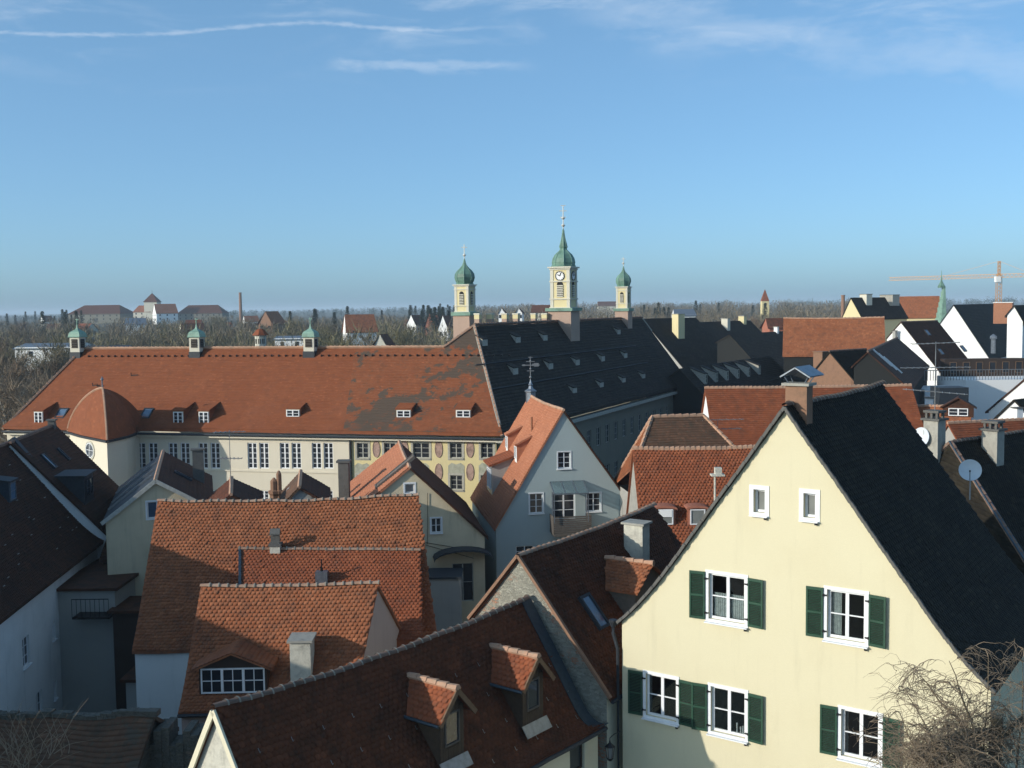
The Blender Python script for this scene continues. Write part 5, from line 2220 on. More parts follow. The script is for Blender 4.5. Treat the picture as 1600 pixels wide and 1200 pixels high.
# dormers in three rows up the roof: flat hoods with a pale cheek
rows_ = [(.80, [7, 13.5, 19.5, 26, 40, 47.5, 55]), (.50, [9, 16.5, 23, 30, 37, 45, 52, 60]), (.22, [18, 25, 31.5, 38, 45, 53, 61])]
for v_, xs_ in rows_:
    for x in xs_:
        if x > tt:
            continue
        u_ = x / (tt + 4)
        P = CE0 + cd * x + (CR0 - CE0 - cd * ((CR0 - CE0) @ cd)) * v_
        dormer(CH, P, cn, .95, .6, ct, 'shed', wall='stone_frame', roof='tile_churchdark', shedq=.45, ov=.05, tiles=None, name='hooded_dormer')
mb = MB()
for v_ in (.40, .63):
    a_ = CE0 + (CR0 - CE0 - cd * ((CR0 - CE0) @ cd)) * v_ + CS.N * .12
    mb.bar(a_ + cd * 3, a_ + cd * (tt - 2), .05, .16, CS.N)
mb.build('snow_guard', 'dark_zinc', church)


def sq_tower(label, cat, P, w, d, n, zs, bulb, clock=False, spire=1.):
    """P base centre; zs: z of pedestal top, shaft top; bulb profile in units of half width; two visible faces detailed, all four built"""
    o = thing('church_tower', label, cat, P)
    z0, z1, z2 = zs
    mb = MB()
    mb.obox([P[0], P[1], (P[2] + z0) / 2], d * w * 1.22, n * w * 1.22, Z * (z0 - P[2]) / 2)
    mb.build('pedestal', 'pink_base', o)
    mb = MB()
    mb.obox([P[0], P[1], z0 + .15], d * w * 1.45, n * w * 1.45, Z * .15)
    mb.build('pedestal_cornice', 'copper_green', o)
    mb = MB()
    mb.obox([P[0], P[1], (z0 + .3 + z1) / 2], d * w, n * w, Z * (z1 - z0 - .3) / 2)
    mb.build('shaft', 'tower_cream', o)
    # corner pilasters, string courses, cornice
    mb = MB()
    hsh = z1 - z0 - .3
    zz = lambda f: z0 + .3 + hsh * f
    for i in (-1, 1):
        for j in (-1, 1):
            mb.obox([P[0], P[1], 0] + d * i * w * .88 + n * j * w * .88 + Z * zz(.5), d * w * .17, n * w * .17, Z * hsh / 2)
    for f in (.0, .22, .84 if not clock else .66, .965):
        mb.obox([P[0], P[1], zz(f) + .02], d * w * 1.12, n * w * 1.12, Z * w * .06)
    mb.obox([P[0], P[1], zz(1.) + w * .06], d * w * 1.25, n * w * 1.25, Z * w * .07)
    mb.build('trim', 'tower_trim', o)
    # arched louvre openings on the four faces
    for ax, ay in ((d, n), (-d, n), (n, d), (-n, d)):
        mb = MB()
        zb, zt = zz(.27), zz(.58 if clock else .68)
        c = np.array([P[0], P[1], 0]) + ax * (w + .012)
        ow_ = w * .34
        pts = [c + ay * -ow_ + Z * zb, c + ay * ow_ + Z * zb] + [c + ay * ow_ * math.cos(a) + Z * (zt + ow_ * math.sin(a)) for a in np.linspace(0, math.pi, 9)]
        mb.face(pts)
        mb.face([q_ + ax * .004 for q_ in pts][::-1])
        for k in range(7):
            z_ = zb + (zt - zb) * (k + .5) / 7
            mb.obox(c + ax * .05 + Z * z_, ay * ow_, unit(ax - Z * .5) * w * .05, Z * w * .035, 'tower_trim')
        mb.mats = ['room_dark' if q_ is None else q_ for q_ in mb.mats] or ['room_dark']
        if 'room_dark' not in mb.mats:
            mb.mats.append('room_dark')
        # faces written without material index 0: remap
        k0 = mb.mats.index('room_dark')
        mb.m = [k0 if i < 2 else mb.mats.index('tower_trim') for i in range(len(mb.f))]
        mb.build('sound_louvre', 'room_dark', o)
        if clock:
            cf = MB()
            cc_ = np.array([P[0], P[1], 0]) + ax * (w * 1.02 + .02) + Z * zz(.80)
            R_ = w * .46
            N_ = 24
            cf.face([cc_ + (ay * math.cos(a) + Z * math.sin(a)) * R_ for a in np.linspace(0, 2 * math.pi, N_ + 1)[:-1]])
            cf.face([cc_ + ax * .01 + (ay * math.cos(a) + Z * math.sin(a)) * R_ for a in np.linspace(0, 2 * math.pi, N_ + 1)[:-1]][::-1])
            ck = cf.build('clock_face', 'bright_white', o)
            hd = MB()
            for k in range(12):
                a = k * math.pi / 6
                dr = ay * math.cos(a) + Z * math.sin(a)
                hd.bar(cc_ + ax * .03 + dr * R_ * .74, cc_ + ax * .03 + dr * R_ * .95, .05 * w, .02, ax)
            for a, l_ in ((2.6, .55), (1.2, .75)):
                dr = ay * math.cos(a) + Z * math.sin(a)
                hd.bar(cc_ + ax * .04, cc_ + ax * .04 + dr * R_ * l_, .08 * w, .02, ax)
            for i in range(24):
                a, b_ = i * math.pi / 12, (i + 1) * math.pi / 12
                hd.bar(cc_ + ax * .02 + (ay * math.cos(a) + Z * math.sin(a)) * R_, cc_ + ax * .02 + (ay * math.cos(b_) + Z * math.sin(b_)) * R_, .05, .04, ax)
            hd.build('clock_hands', 'iron', ck)
    # copper bulb
    mb = MB()
    top = np.array([P[0], P[1], zz(1.) + w * .12])
    hb = z2 - top[2]
    mb.lathe(top, [(r__ * w, z_ * hb) for r__, z_ in bulb], 8, rot=math.atan2(d[1], d[0]) + math.pi / 8)
    o2 = mb.build('copper_dome', 'copper_green', o)
    rb = MB()
    for q in range(8):
        a = math.atan2(d[1], d[0]) + math.pi / 8 + q * math.pi / 4
        rb.tube([top + np.array([r__ * w * 1.01 * math.cos(a), r__ * w * 1.01 * math.sin(a), z_ * hb]) for r__, z_ in bulb[2:-1]], .035 * w, 4)
    rb.build('dome_rib', 'copper_pale', o2)
    return o, top + Z * hb


bulbA = [(1.2, 0), (1.22, .03), (1.05, .05), (1.22, .14), (1.34, .26), (1.28, .38), (1.0, .50), (.6, .60), (.3, .70), (.16, .80), (.07, .92), (.04, 1.0)]
bulbB = [(1.22, 0), (1.24, .03), (1.12, .05), (1.14, .12), (1.05, .22), (.85, .31), (.55, .38), (.36, .43), (.32, .47), (.40, .52), (.34, .57), (.22, .68), (.12, .82), (.06, .95), (.04, 1.0)]


def place_tower(label, x, dist, half, ped_y, ped_base_y, shaft_y, dome_y, top_y, bulb, clock, zoff=0.):
    P = at_d(x, ped_base_y, dist)
    zz = [at_d(x, y, dist)[2] for y in (ped_y, shaft_y, dome_y, top_y)]
    w = half / FL * dist / (abs(cd[1]) + abs(cd[0])) 
    P = np.array([P[0], P[1], P[2] - 3])
    o, T = sq_tower(label, 'church tower', P, w, -cd, cn, (zz[0], zz[1], zz[2]), bulb, clock)
    k = MB()
    hh = zz[3] - T[2]
    k.tube([T - Z * .3, T + Z * hh], .03 * w + .02, 5)
    k.lathe(T, [(0, 0), (.16 * w + .05, .1 + .14 * w), (0, .2 + .28 * w)], 8)
    if clock:
        k.lathe(T + Z * hh * .35, [(0, 0), (.2, .2), (0, .4)], 8)
    c = T + Z * hh * .78
    s_ = .3 * w + .05
    k.bar(c - cX * s_, c + cX * s_, .05, .07)
    if clock:
        k.bar(c - cX * s_ * .7 + Z * .5, c + cX * s_ * .7 + Z * .5, .05, .07)
        k.bar(c - cX * s_ * .8 - Z * .6, c + cX * s_ * .8 - Z * .6, .05, .07)
    k.build('cross_finial', 'pale_gold', o)
    return o


place_tower('left small bell tower with green onion dome and gilt cross', 727.5, APEX[1] + 5, 15.3, 493, 530, 446, 402, 382, bulbA, False)
mid_t = (on_plane(884, 500, CR0, cn) - CR0) @ cd
place_tower('tall clock tower with green bell-shaped dome and long spire', 881.5, (CR0 + cd * mid_t)[1] - 1.0, 20.5, 486, 520, 419, 356, 322, bulbB, True)
far_t = (on_plane(974, 500, CR0, cn) - CR0) @ cd
place_tower('right small bell tower with green onion dome, farthest of the three', 974.5, (CR0 + cd * far_t)[1], 11.5, 486, 505, 449, 414, 402, bulbA, False)
# row of small pale chimneys behind the ridge
for k, (x, w_) in enumerate(((767, 10), (786, 10), (809, 10), (826, 10), (853, 9), (870, 10))):
    tq = (on_plane(x, 500, CR0, cn) - CR0) @ cd
    P = CR0 + cd * tq - cn * 1.2 - Z * 1.5
    T = at_d(x, 489.5, P[1])[2]
    ww = w_ / FL * P[1] * .42
    mb = MB()
    mb.obox([P[0], P[1], (P[2] + T - .45) / 2], cd * ww, cn * ww, Z * (T - .45 - P[2]) / 2, 'pink_base')
    mb.obox([P[0], P[1], T - .28], cd * ww * 1.05, cn * ww * 1.05, Z * .19, 'tower_cream')
    mb.obox([P[0], P[1], T - .04], cd * ww * 1.2, cn * ww * 1.2, Z * .06, 'tower_trim')
    mb.build('chimney', 'tower_cream', church)

# ------------------------------------------------------------------ 14 roofs between the wing and the cream house
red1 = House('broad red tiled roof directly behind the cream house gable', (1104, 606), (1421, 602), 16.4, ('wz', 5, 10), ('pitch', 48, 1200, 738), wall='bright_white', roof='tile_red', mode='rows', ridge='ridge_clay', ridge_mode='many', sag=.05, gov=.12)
hip = House('hipped old roof with dark moss and a few bright orange tiles', (984, 652), (1142, 648), 15.5, ('wz', 4, 11), ('pitch', 48, 1060, 716), wall='grey_plaster', roof='tile_mossy', roof_left='tile_orange', mode='rows', ridge='ridge_clay',
            hip0=1.35, hip1=1.7, ov=.2)
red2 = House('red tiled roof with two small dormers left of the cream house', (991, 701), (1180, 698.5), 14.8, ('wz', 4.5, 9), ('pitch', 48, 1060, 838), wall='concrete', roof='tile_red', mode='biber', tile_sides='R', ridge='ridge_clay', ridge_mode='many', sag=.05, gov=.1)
r_t = math.tan(math.radians(48))
for x, lab in ((1040, 'grey_plaster'), (1090, 'room_dark')):
    P = red2.on_slope(x, 822)
    dormer(red2, P, red2.n, .95, .86, r_t, 'arch', .22, wall='tile_red', roof='red_plaster', win=(.72, .74, .45), cas=1, bars=0, pane='glass_grey', front='red_plaster', tiles=None)
mb = MB()
P = red2.on_slope(1040, 822)
mb.obox(P + Z * .62 + red2.n * .06, red2.d * .3, Z * .17, red2.n * .015)
mb.build('roller_blind', 'bright_white', red2.root)
P = red2.on_slope(1117, 800)
mb = MB()
ph = height_to(P, 1117, 742)
mb.tube([P - Z * .3, P + Z * ph], .05, 6)
mb.obox(P + Z * ph + red2.d * .12, red2.d * .32, red2.n * .25, Z * .04)
mb.obox(P + Z * (ph + .2) + red2.d * .15, red2.d * .16, red2.n * .16, Z * .16)
mb.build('flue_pipe', 'pale_mottled', red2.root)
antenna('slender aerial with curved rods on the mossy hipped roof', hip.A + hip.d * 5.3 - Z * .9, 655, [(.95, (1, .1, 0), 3.2, 8), (.1, (1, .2, 0), 3.0, 7)])

dk1 = House('dark roof beyond the monastery wing with a tall pale chimney', (1004, 498), (1086, 496), 19.9, ('wz', 8, 12), ('pitch', 42, 1100, 603), wall='grey_plaster', roof='tile_churchdark', mode='rows', row=.3, ridge=None)
P = dk1.on_slope(1060, 524)
chimney(dk1, (1060, 524), 491, 1.3, 1.6, mat='tower_cream', cap='concrete', P=P)
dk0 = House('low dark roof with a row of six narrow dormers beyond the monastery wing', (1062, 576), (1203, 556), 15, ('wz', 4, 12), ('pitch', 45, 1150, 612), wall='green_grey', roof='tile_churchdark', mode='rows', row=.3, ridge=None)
for i in range(6):
    P = dk0.on_slope(1103 + 16.8 * i, 601 - 3.0 * i)
    dormer(dk0, P, dk0.n, .85, 1.25, 1., 'shed', wall='stone_frame', roof='tile_churchdark', win=(.5, .95, .65), shedq=.35, ov=.08, tiles=None, cas=1, bars=1, frame='tower_trim')
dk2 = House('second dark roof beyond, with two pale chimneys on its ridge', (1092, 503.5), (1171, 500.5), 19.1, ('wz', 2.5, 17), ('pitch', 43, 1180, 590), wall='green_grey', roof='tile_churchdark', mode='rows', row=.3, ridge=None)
chimney(dk2, (1134, 512), 498, 1.2, 1.0, mat='tower_trim', cap='concrete')
chimney(dk2, (1160, 503), 494, 1.1, 1.0, mat='tower_cream', cap='concrete')
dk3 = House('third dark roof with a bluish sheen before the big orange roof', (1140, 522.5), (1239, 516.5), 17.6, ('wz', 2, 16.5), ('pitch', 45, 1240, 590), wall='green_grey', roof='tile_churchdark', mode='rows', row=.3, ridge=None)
chimney(dk3, (1213, 519), 511, .6, .6, mat='bright_white', cap='concrete')
big = House('large plain orange roof in the distance right of the dark wing', (1226, 497), (1380, 495.6), 20.1, ('wz', 8, 12), ('pitch', 52, 1300, 552), wall='green_grey', roof='tile_orange', mode='rows', row=.25, ridge='ridge_clay', sag=.1)

# ------------------------------------------------------------------ 15 right cluster
brick = House('small house with a bare brick gable and dark roof', (1297, 549), (1352, 545.5), 17, ('px', 1258, 597), ('px', 1338, 597), wall={'all': 'grey_plaster', 'near': 'old_brick'}, roof='tile_black', mode='rows', ridge='ridge_dark', ridge_mode='many', ov=.1)
chimney(brick, (1283, 590), 550, 1.1, 1.3, mat='old_brick', cap='old_brick', side='left', P=on_plane(1283, 588, brick.A - brick.d * -.8, brick.d), below=3)
brown = House('brown roofed house with bright roof-light bars behind the brick gable', (1356, 549), (1402, 528), 17.6, ('wz', 1.2, 16.4), ('px', 1420, 606), wall='green_grey', roof='tile_dark', mode='rows', ridge='ridge_dark', ridge_mode='many')
for px_ in ((1378, 560), (1386, 566), (1394, 571)):
    skylight(brown, px_, .35, 2.2, mat='bright_white')
white = House('tall white house with a steep diagonal gable wall and dark roof', (1408, 503), (1464, 501.3), 19, ('px', 1386, 528), ('px', 1493, 612), wall='bright_white', roof='tile_dark', mode='rows', ridge='ridge_dark', ridge_mode='many', ov=.1, gov=.1)
chimney(white, (1398, 520), 517, .5, .5, P=on_plane(1398, 540, white.A - white.d * .8, white.d), mat='grey_plaster', below=6)
for px_ in ((1449, 520), (1470, 550), (1505, 545)):
    skylight(white, px_, .7, 1.1)
for k in range(3):
    P = white.on_slope(1497 + 17 * k, 588)
    dormer(white, P, white.n, 1.3, 1.2, (white.zr - white.right[1]) / white.right[0], 'gable', .8, wall='tile_dark', roof='tile_orange', tiles=None, win=(.8, .7, .55), frame='grey_frame')
dkr = House('dark roof with a pale triangular gable on the skyline', (1330, 465), (1400, 464.4), 23, ('px', 1316, 496), ('px', 1347, 496), wall='tower_cream', roof='tile_churchdark', mode='rows', row=.3, ridge=None)
chimney(dkr, (1353, 468), 460, 1.6, 1.6, mat='tower_trim')
chimney(dkr, (1390, 468), 461, 3.0, 2.0, mat='concrete')
org = House('bright orange skyline roof beside the green stepped gable', (1403, 463.3), (1467, 462.4), 23.4, ('wz', 7, 16), ('pitch', 45, 1440, 495), wall='tower_cream', roof='tile_orange', mode='rows', row=.3, ridge=None)
blue = House('dark violet-blue roof with a white triangular gable at the right', (1490, 476), (1562, 474.4), 21.5, ('px', 1469, 505), ('px', 1545, 558), wall='bright_white', roof='tile_churchdark', mode='rows', row=.3, ridge=None)
chimney(blue, (1571, 492), 473, 2.4, 1.2, mat='copper_brown', cap='bright_white', P=at_d(1568, 492, 150))
P = at_d(1581, 530, 146)
o = thing('flue', 'tall brown copper flue pipe on the dark violet roof', 'flue', P)
mb = MB()
mb.tube([P - Z * 1, P + Z * height_to(P, 1581, 492)], .22, 8)
mb.build('pipe', 'copper_brown', o)
for k, (x, y) in enumerate(((1552, 540), (1581, 536))):
    P = at_d(x, y, 140)
    o = thing('roof_vent', ['bright metal vent cowl on the violet roof slope', 'dull metal vent cowl right of the bright one, on the violet slope'][k], 'vent', P)
    mb = MB()
    mb.lathe(P - Z * 1, [(.3, 0), (.3, 1.8), (.45, 1.9), (.45, 2.2), (.05, 2.5)], 8)
    mb.build('cowl', 'zinc', o)
far_r = House('dark roofs at the right edge on the skyline', (1585, 477), (1700, 474), 21.5, ('px', 1574, 490), ('px', 1598, 500), wall='bright_white', roof='tile_churchdark', mode='rows', row=.3, ridge=None)
# green stepped gable
P = at_d(1470, 505, 228)
o = thing('stepped_gable', 'narrow stepped gable turret with verdigris copper top on the skyline', 'gable turret', P - Z * 8)
mb = MB()
for k in range(7):
    w_ = 1.0 - k * .11
    z0_ = -8 if k == 0 else k * 1.1
    z1_ = (k + 1) * 1.1
    mb.obox(P + Z * (z0_ + z1_) / 2 + cX * (.0 + k * .08), (w_ * .55, 0, 0), (0, w_ * 1.6, 0), (0, 0, (z1_ - z0_) / 2), 'copper_pale')
mb.build('wall', 'tower_trim', o)
mb = MB()
mb.lathe(P + Z * 7.4, [(.75, 0), (.8, .3), (.45, .9), (.2, 1.4), (.08, 2.6), (.03, 3.6)], 6)
mb.build('copper_cap', 'copper_green', o)
# white terrace building
c0 = at_d(1509, 594, 118)
c1 = at_d(1640, 594, 118)
c2 = at_d(1445, 600, 118)
tb = thing('terrace_building', 'low bright white terrace building with railings at the right edge', 'building', ((c0 + c1)[0] / 2, 121, 0))
mb = MB()
mb.obox(((c0 + c1)[0] / 2, 122, c0[2] / 2), ((c1 - c0)[0] / 2, 0, 0), (0, 4, 0), (0, 0, c0[2] / 2))
mb.obox(((c2 + c0)[0] / 2, 121, c0[2] / 2 - .5), ((c0 - c2)[0] / 2, 0, 0), (0, 3, 0), (0, 0, c0[2] / 2 - .5))
mb.build('wall', 'bright_white', tb)
mb = MB()
for i in range(44):
    x = c2[0] + (c1 - c2)[0] * i / 43
    mb.bar((x, 118.1, c0[2]), (x, 118.1, c0[2] + 1.1), .05, .05)
mb.bar((c2[0], 118.1, c0[2] + 1.1), (c1[0], 118.1, c0[2] + 1.1), .08, .08)
mb.build('railing', 'mast_metal', tb, 'stuff')
mb = MB()
zb = c0[2]
mb.obox(((c0 + c1)[0] / 2, 124.5, zb + 1.0), ((c1 - c0)[0] / 2, 0, 0), (0, .6, 0), (0, 0, 1.0))
mb.build('upper_wall', 'shed_dark', tb)
for i in range(8):
    x = c0[0] + 1 + i * 1.5
    window(tb, np.array([x, 123.9, zb + 1.0]), cX, np.array([0, -1., 0]), .8, 1.3, 'brown_wood', 1, 0, -.02, .06, sill=None, pane='glass_dark')
# its shaded neighbour wall with tiled lower roofs
low1 = House('low orange roof with a hipped dormer behind the right-hand chimneys', (1428, 634), (1514, 636), 15.0, ('wz', 4, 11), ('pitch', 38, 1460, 668), wall='bright_white', roof='tile_orange', mode='rows', ridge='ridge_clay', ridge_mode='many')
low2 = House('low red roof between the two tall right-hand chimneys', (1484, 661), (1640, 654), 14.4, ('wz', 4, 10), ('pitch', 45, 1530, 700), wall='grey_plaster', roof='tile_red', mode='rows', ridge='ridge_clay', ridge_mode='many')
P = low1.on_slope(1497, 652)
dormer(low1, P, low1.n, 1.9, .7, math.tan(math.radians(38)), 'gable', .6, wall='tile_dark', roof='tile_dark', tiles=None, win=(1.2, .5, .35))
for k, (x, y, t__) in enumerate(((1452, 634, 622), (1590, 650, 638))):
    chimney(low1 if k == 0 else low2, (x, y), t__, .5, .5, mat='bright_white', P=at_d(x, y, 75 + k * 2))
sg_ = House('small white gable with a dark square window at the right edge', (1586, 624), (1640, 619), 14.9, ('px', 1556, 653), ('px', 1622, 660), wall='bright_white', roof='tile_black', mode='rows', ridge=None,
            wins=[dict(side='near', px=(1589, 646), size=(10, 11), cas=2, bars=1, frame='grey_frame', sill=None)])
wl_h = House('white walled house whose roof edge runs down at the right edge', (1640, 560), (1700, 556), 16.5, ('px', 1545, 640), ('wz', 6, 10), wall='bright_white', roof='tile_dark', mode='rows', ridge=None, ov=.3)
# flat roofed stair head and bits between
c = at_d(1483, 625, 90)
o = thing('water_tank', 'dark grey box-shaped roof tank in front of the white terrace', 'tank', (c[0], 90, c[2] - 3))
mb = MB()
mb.obox((c[0], 90, c[2]), (1.2, 0, 0), (0, 1, 0), (0, 0, 1.1))
mb.build('tank_body', 'dark_zinc', o)
mb = MB()
for k in range(4):
    mb.bar((c[0] - 1 + k * .66, 89, c[2] - 3.2), (c[0] - 1 + k * .66, 89, c[2] - 1.1), .06, .06)
mb.build('support_frame', 'mast_metal', o)

# chimney-top furniture of the neighbour roof
a1 = antenna('tall rusty aerial mast with three long booms on the chimney behind the cream house', T1 + Z * .3, 534, [(.98, (1, .12, .02), 2.2, 9), (.64, (1, .0, .0), 3.1, 11), (.30, (1, -.35, -.08), 2.7, 9)], .025)
dish('large white satellite dish on the dark roof at the right', at_d(1516, 735, 42), (-.45, -1, .35), .42)
dish('grey satellite dish hidden behind the left tall chimney', T1 - nb.d * .0 + v3((-.52, .1, -.8)), (-1, -.6, .3), .45)

# ------------------------------------------------------------------ crane
P = at_d(1560, 480, 520)
cr = thing('tower_crane', 'orange-yellow tower crane with a long horizontal jib above the skyline', 'crane', P - Z * 10)
zt = at_d(1560, 431, 520)[2]
za = at_d(1560, 408, 520)[2]


def lattice(mb, a, b_, w, n_, up):
    a, b_ = v3(a), v3(b_)
    d = unit(b_ - a)
    s1_ = unit(np.cross(d, up))
    s2_ = np.cross(s1_, d)
    cs_ = [s1_ * i * w + s2_ * j * w for i, j in ((-1, -1), (1, -1), (1, 1), (-1, 1))]
    for c in cs_:
        mb.bar(a + c, b_ + c, .16, .16)
    for k in range(n_):
        p_, q_ = a + (b_ - a) * k / n_, a + (b_ - a) * (k + 1) / n_
        for i in range(4):
            c, c2 = cs_[i], cs_[(i + 1) % 4]
            mb.bar(p_ + c, q_ + c2, .12, .12)


mb = MB()
lattice(mb, P - Z * 10, [P[0], P[1], zt + 1], 1.0, 14, cX)
mb.build('mast', 'crane_yellow', cr)
mb = MB()
tip = at_d(1390, 433, 560)
tip[2] = zt
lattice(mb, [P[0], P[1], zt], tip, .8, 34, Z)
mb.build('jib', 'crane_yellow', cr)
mb = MB()
tail = v3([P[0], P[1], zt]) + unit(v3([P[0], P[1], zt]) - tip) * 16
lattice(mb, [P[0], P[1], zt], tail, .8, 8, Z)
mb.build('counter_jib', 'crane_yellow', cr)
mb = MB()
lattice(mb, [P[0], P[1], zt], [P[0], P[1], za], .5, 4, cX)
mb.bar([P[0], P[1], za], tip * .45 + v3([P[0], P[1], zt]) * .55 + Z, .1, .1)
mb.bar([P[0], P[1], za], tail, .1, .1)
mb.build('cat_head', 'crane_yellow', cr)
mb = MB()
mb.obox([P[0] - 1.2, P[1] - 1.2, zt - 1.6], (1.1, 0, 0), (0, 1.1, 0), (0, 0, 1.3))
mb.build('cab', 'bright_white', cr)
mb = MB()
mb.obox(tail + Z * -1.5, (1.6, 0, 0), (0, 1.2, 0), (0, 0, 1.5))
mb.build('counterweight', 'concrete', cr)

# ------------------------------------------------------------------ far houses among the trees
def far_house(label, x, y_eave, dist, w, h, rh, az, wall='bright_white', roof='tile_orange', hip=0., name='house', cat='house', dep=None, wins=3):
    """x, y_eave: picture position of the middle of the eave"""
    c = at_d(x, y_eave, dist)
    a = math.radians(az)
    d = np.array([math.sin(a), math.cos(a), 0])
    n = np.array([d[1], -d[0], 0])
    dep = dep or w * .7
    zg = min(terr(c[0], c[1]), c[2] - h)
    o = thing(name, label, cat, (c[0], c[1], zg))
    C_ = np.array([c[0], c[1], 0])
    ze = c[2]
    cs_ = [C_ + d * i * w / 2 + n * j * dep / 2 for i, j in ((-1, -1), (1, -1), (1, 1), (-1, 1))]
    mb = MB()
    for i in range(4):
        p_, q_ = cs_[i], cs_[(i + 1) % 4]
        mb.face([p_ + Z * zg, q_ + Z * zg, q_ + Z * ze, p_ + Z * ze])
    r0, r1 = C_ - d * (w / 2 - hip) + Z * (ze + rh), C_ + d * (w / 2 - hip) + Z * (ze + rh)
    if not hip:
        mb.face([cs_[0] + Z * ze, cs_[3] + Z * ze, r0 - Z * .05])
        mb.face([cs_[1] + Z * ze, r1 - Z * .05, cs_[2] + Z * ze])
    mb.build('wall', wall, o)
    mb = MB()
    e = [q_ + unit(q_ - C_) * .6 + Z * (ze - .3) for q_ in cs_]
    for q_ in ([e[0], e[1], r1, r0], [e[2], e[3], r0, r1]):
        mb.face(q_)
        mb.face([v - Z * .2 for v in q_[::-1]])
    if hip:
        mb.face([e[3], e[0], r0])
        mb.face([e[1], e[2], r1])
    mb.build('roof', roof, o)
    # windows on the sides facing the town
    for ax, L_, hd_ in ((n, w, dep / 2), (-d, dep, w / 2), (-n, w, dep / 2), (d, dep, w / 2)):
        if ax[1] > -.2:
            continue
        ay = np.array([-ax[1], ax[0], 0])
        for k in range(wins):
            for zz in ((ze - 1.6,) if h < 5.5 else (ze - 1.6, ze - 4.4)):
                q_ = C_ + ax * (hd_ + .03) + ay * (L_ * ((k + .5) / wins - .5)) + Z * zz
                m2 = MB()
                m2.obox(q_, ay * .5, Z * .65, ax * .03)
                wo = m2.build('window', 'glass_dark', o)
    return o


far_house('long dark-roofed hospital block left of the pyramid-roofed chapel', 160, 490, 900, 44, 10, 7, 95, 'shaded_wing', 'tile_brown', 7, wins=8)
far_house('orange-roofed wing left of the pyramid-roofed chapel', 225, 487, 880, 14, 8, 5, 92, 'tower_trim', 'tile_orange', 3)
far_house('white house with orange roof in front of the pyramid-roofed chapel', 258, 489, 840, 16, 11, 7, 60, 'bright_white', 'tile_orange', 0, dep=14, wins=3)
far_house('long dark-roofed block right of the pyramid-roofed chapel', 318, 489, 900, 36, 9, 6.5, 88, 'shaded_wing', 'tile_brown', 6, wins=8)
P = at_d(239, 496, 880)
o = thing('chapel', 'distant chapel tower with a steep pyramid roof on the hill', 'chapel', P - Z * 10)
mb = MB()
for q_ in ((12.5, 5.4),):
    mb.obox(P + Z * 2.5, (5.2, 0, 0), (0, 5.2, 0), (0, 0, 10))
mb.build('wall', 'tower_trim', o)
mb = MB()
mb.lathe(P + Z * 12.4, [(8.2, 0), (.1, 7.2)], 4, rot=math.pi / 4)
mb.build('roof', 'tile_brown', o)
mb = MB()
mb.tube([P + Z * 19, P + Z * 22], .12, 4)
mb.build('cross', 'iron', o)
for k, (x, y0, y1, dist, rad, lab) in enumerate(((376.5, 457, 500, 800, 1.0, 'tall thin brick smokestack on the left skyline'), (1317, 461, 500, 420, .7, 'red brick smokestack left of the skyline gable'))):
    P = at_d(x, y1, dist)
    o = thing('smokestack', lab, 'chimney', P - Z * 8)
    h = height_to(P, x, y0)
    mb = MB()
    mb.lathe(P - Z * 8, [(rad * 1.3, 0), (rad, h + 7.5), (rad * 1.15, h + 7.6), (rad * 1.15, h + 8)], 10)
    mb.build('stack', 'old_brick', o)
# water-tower like turret right behind the school ridge
P = at_d(407.5, 548, 108)
o = thing('roof_turret', 'pale octagonal turret with a red tiled cap behind the school ridge', 'turret', P - Z * 12)
mb = MB()
h = height_to(P, 408, 523)
mb.lathe(P - Z * 12, [(.56, 0), (.56, 12 + h)], 8)
mb.build('shaft', 'pale_mottled', o)
mb = MB()
mb.lathe(P + Z * h, [(.82, -.05), (.75, .05), (.45, .42), (.3, .55), (.05, .62)], 8)
mb.build('roof', 'tile_red', o)
for q in range(3):
    mb = MB()
    a = -math.pi / 2 + (q - 1) * math.pi / 4
    dr = np.array([math.cos(a), math.sin(a), 0])
    mb.obox(P + dr * .53 + Z * h * .6, np.cross(dr, Z) * .12, dr * .02, Z * .25)
    mb.build('opening', 'room_dark', o)
P = at_d(1195, 485, 520)
o = thing('gate_tower', 'distant slim yellow tower with a pointed red roof', 'tower', P - Z * 10)
mb = MB()
mb.obox(P - Z * 4, (1.7, 0, 0), (0, 1.7, 0), (0, 0, 8.5))
mb.build('wall', 'painted_yellow', o)
mb = MB()
mb.lathe(P + Z * 4.4, [(2.5, 0), (.1, 5.6)], 4, rot=math.pi / 4)
mb.build('roof', 'tile_red', o)
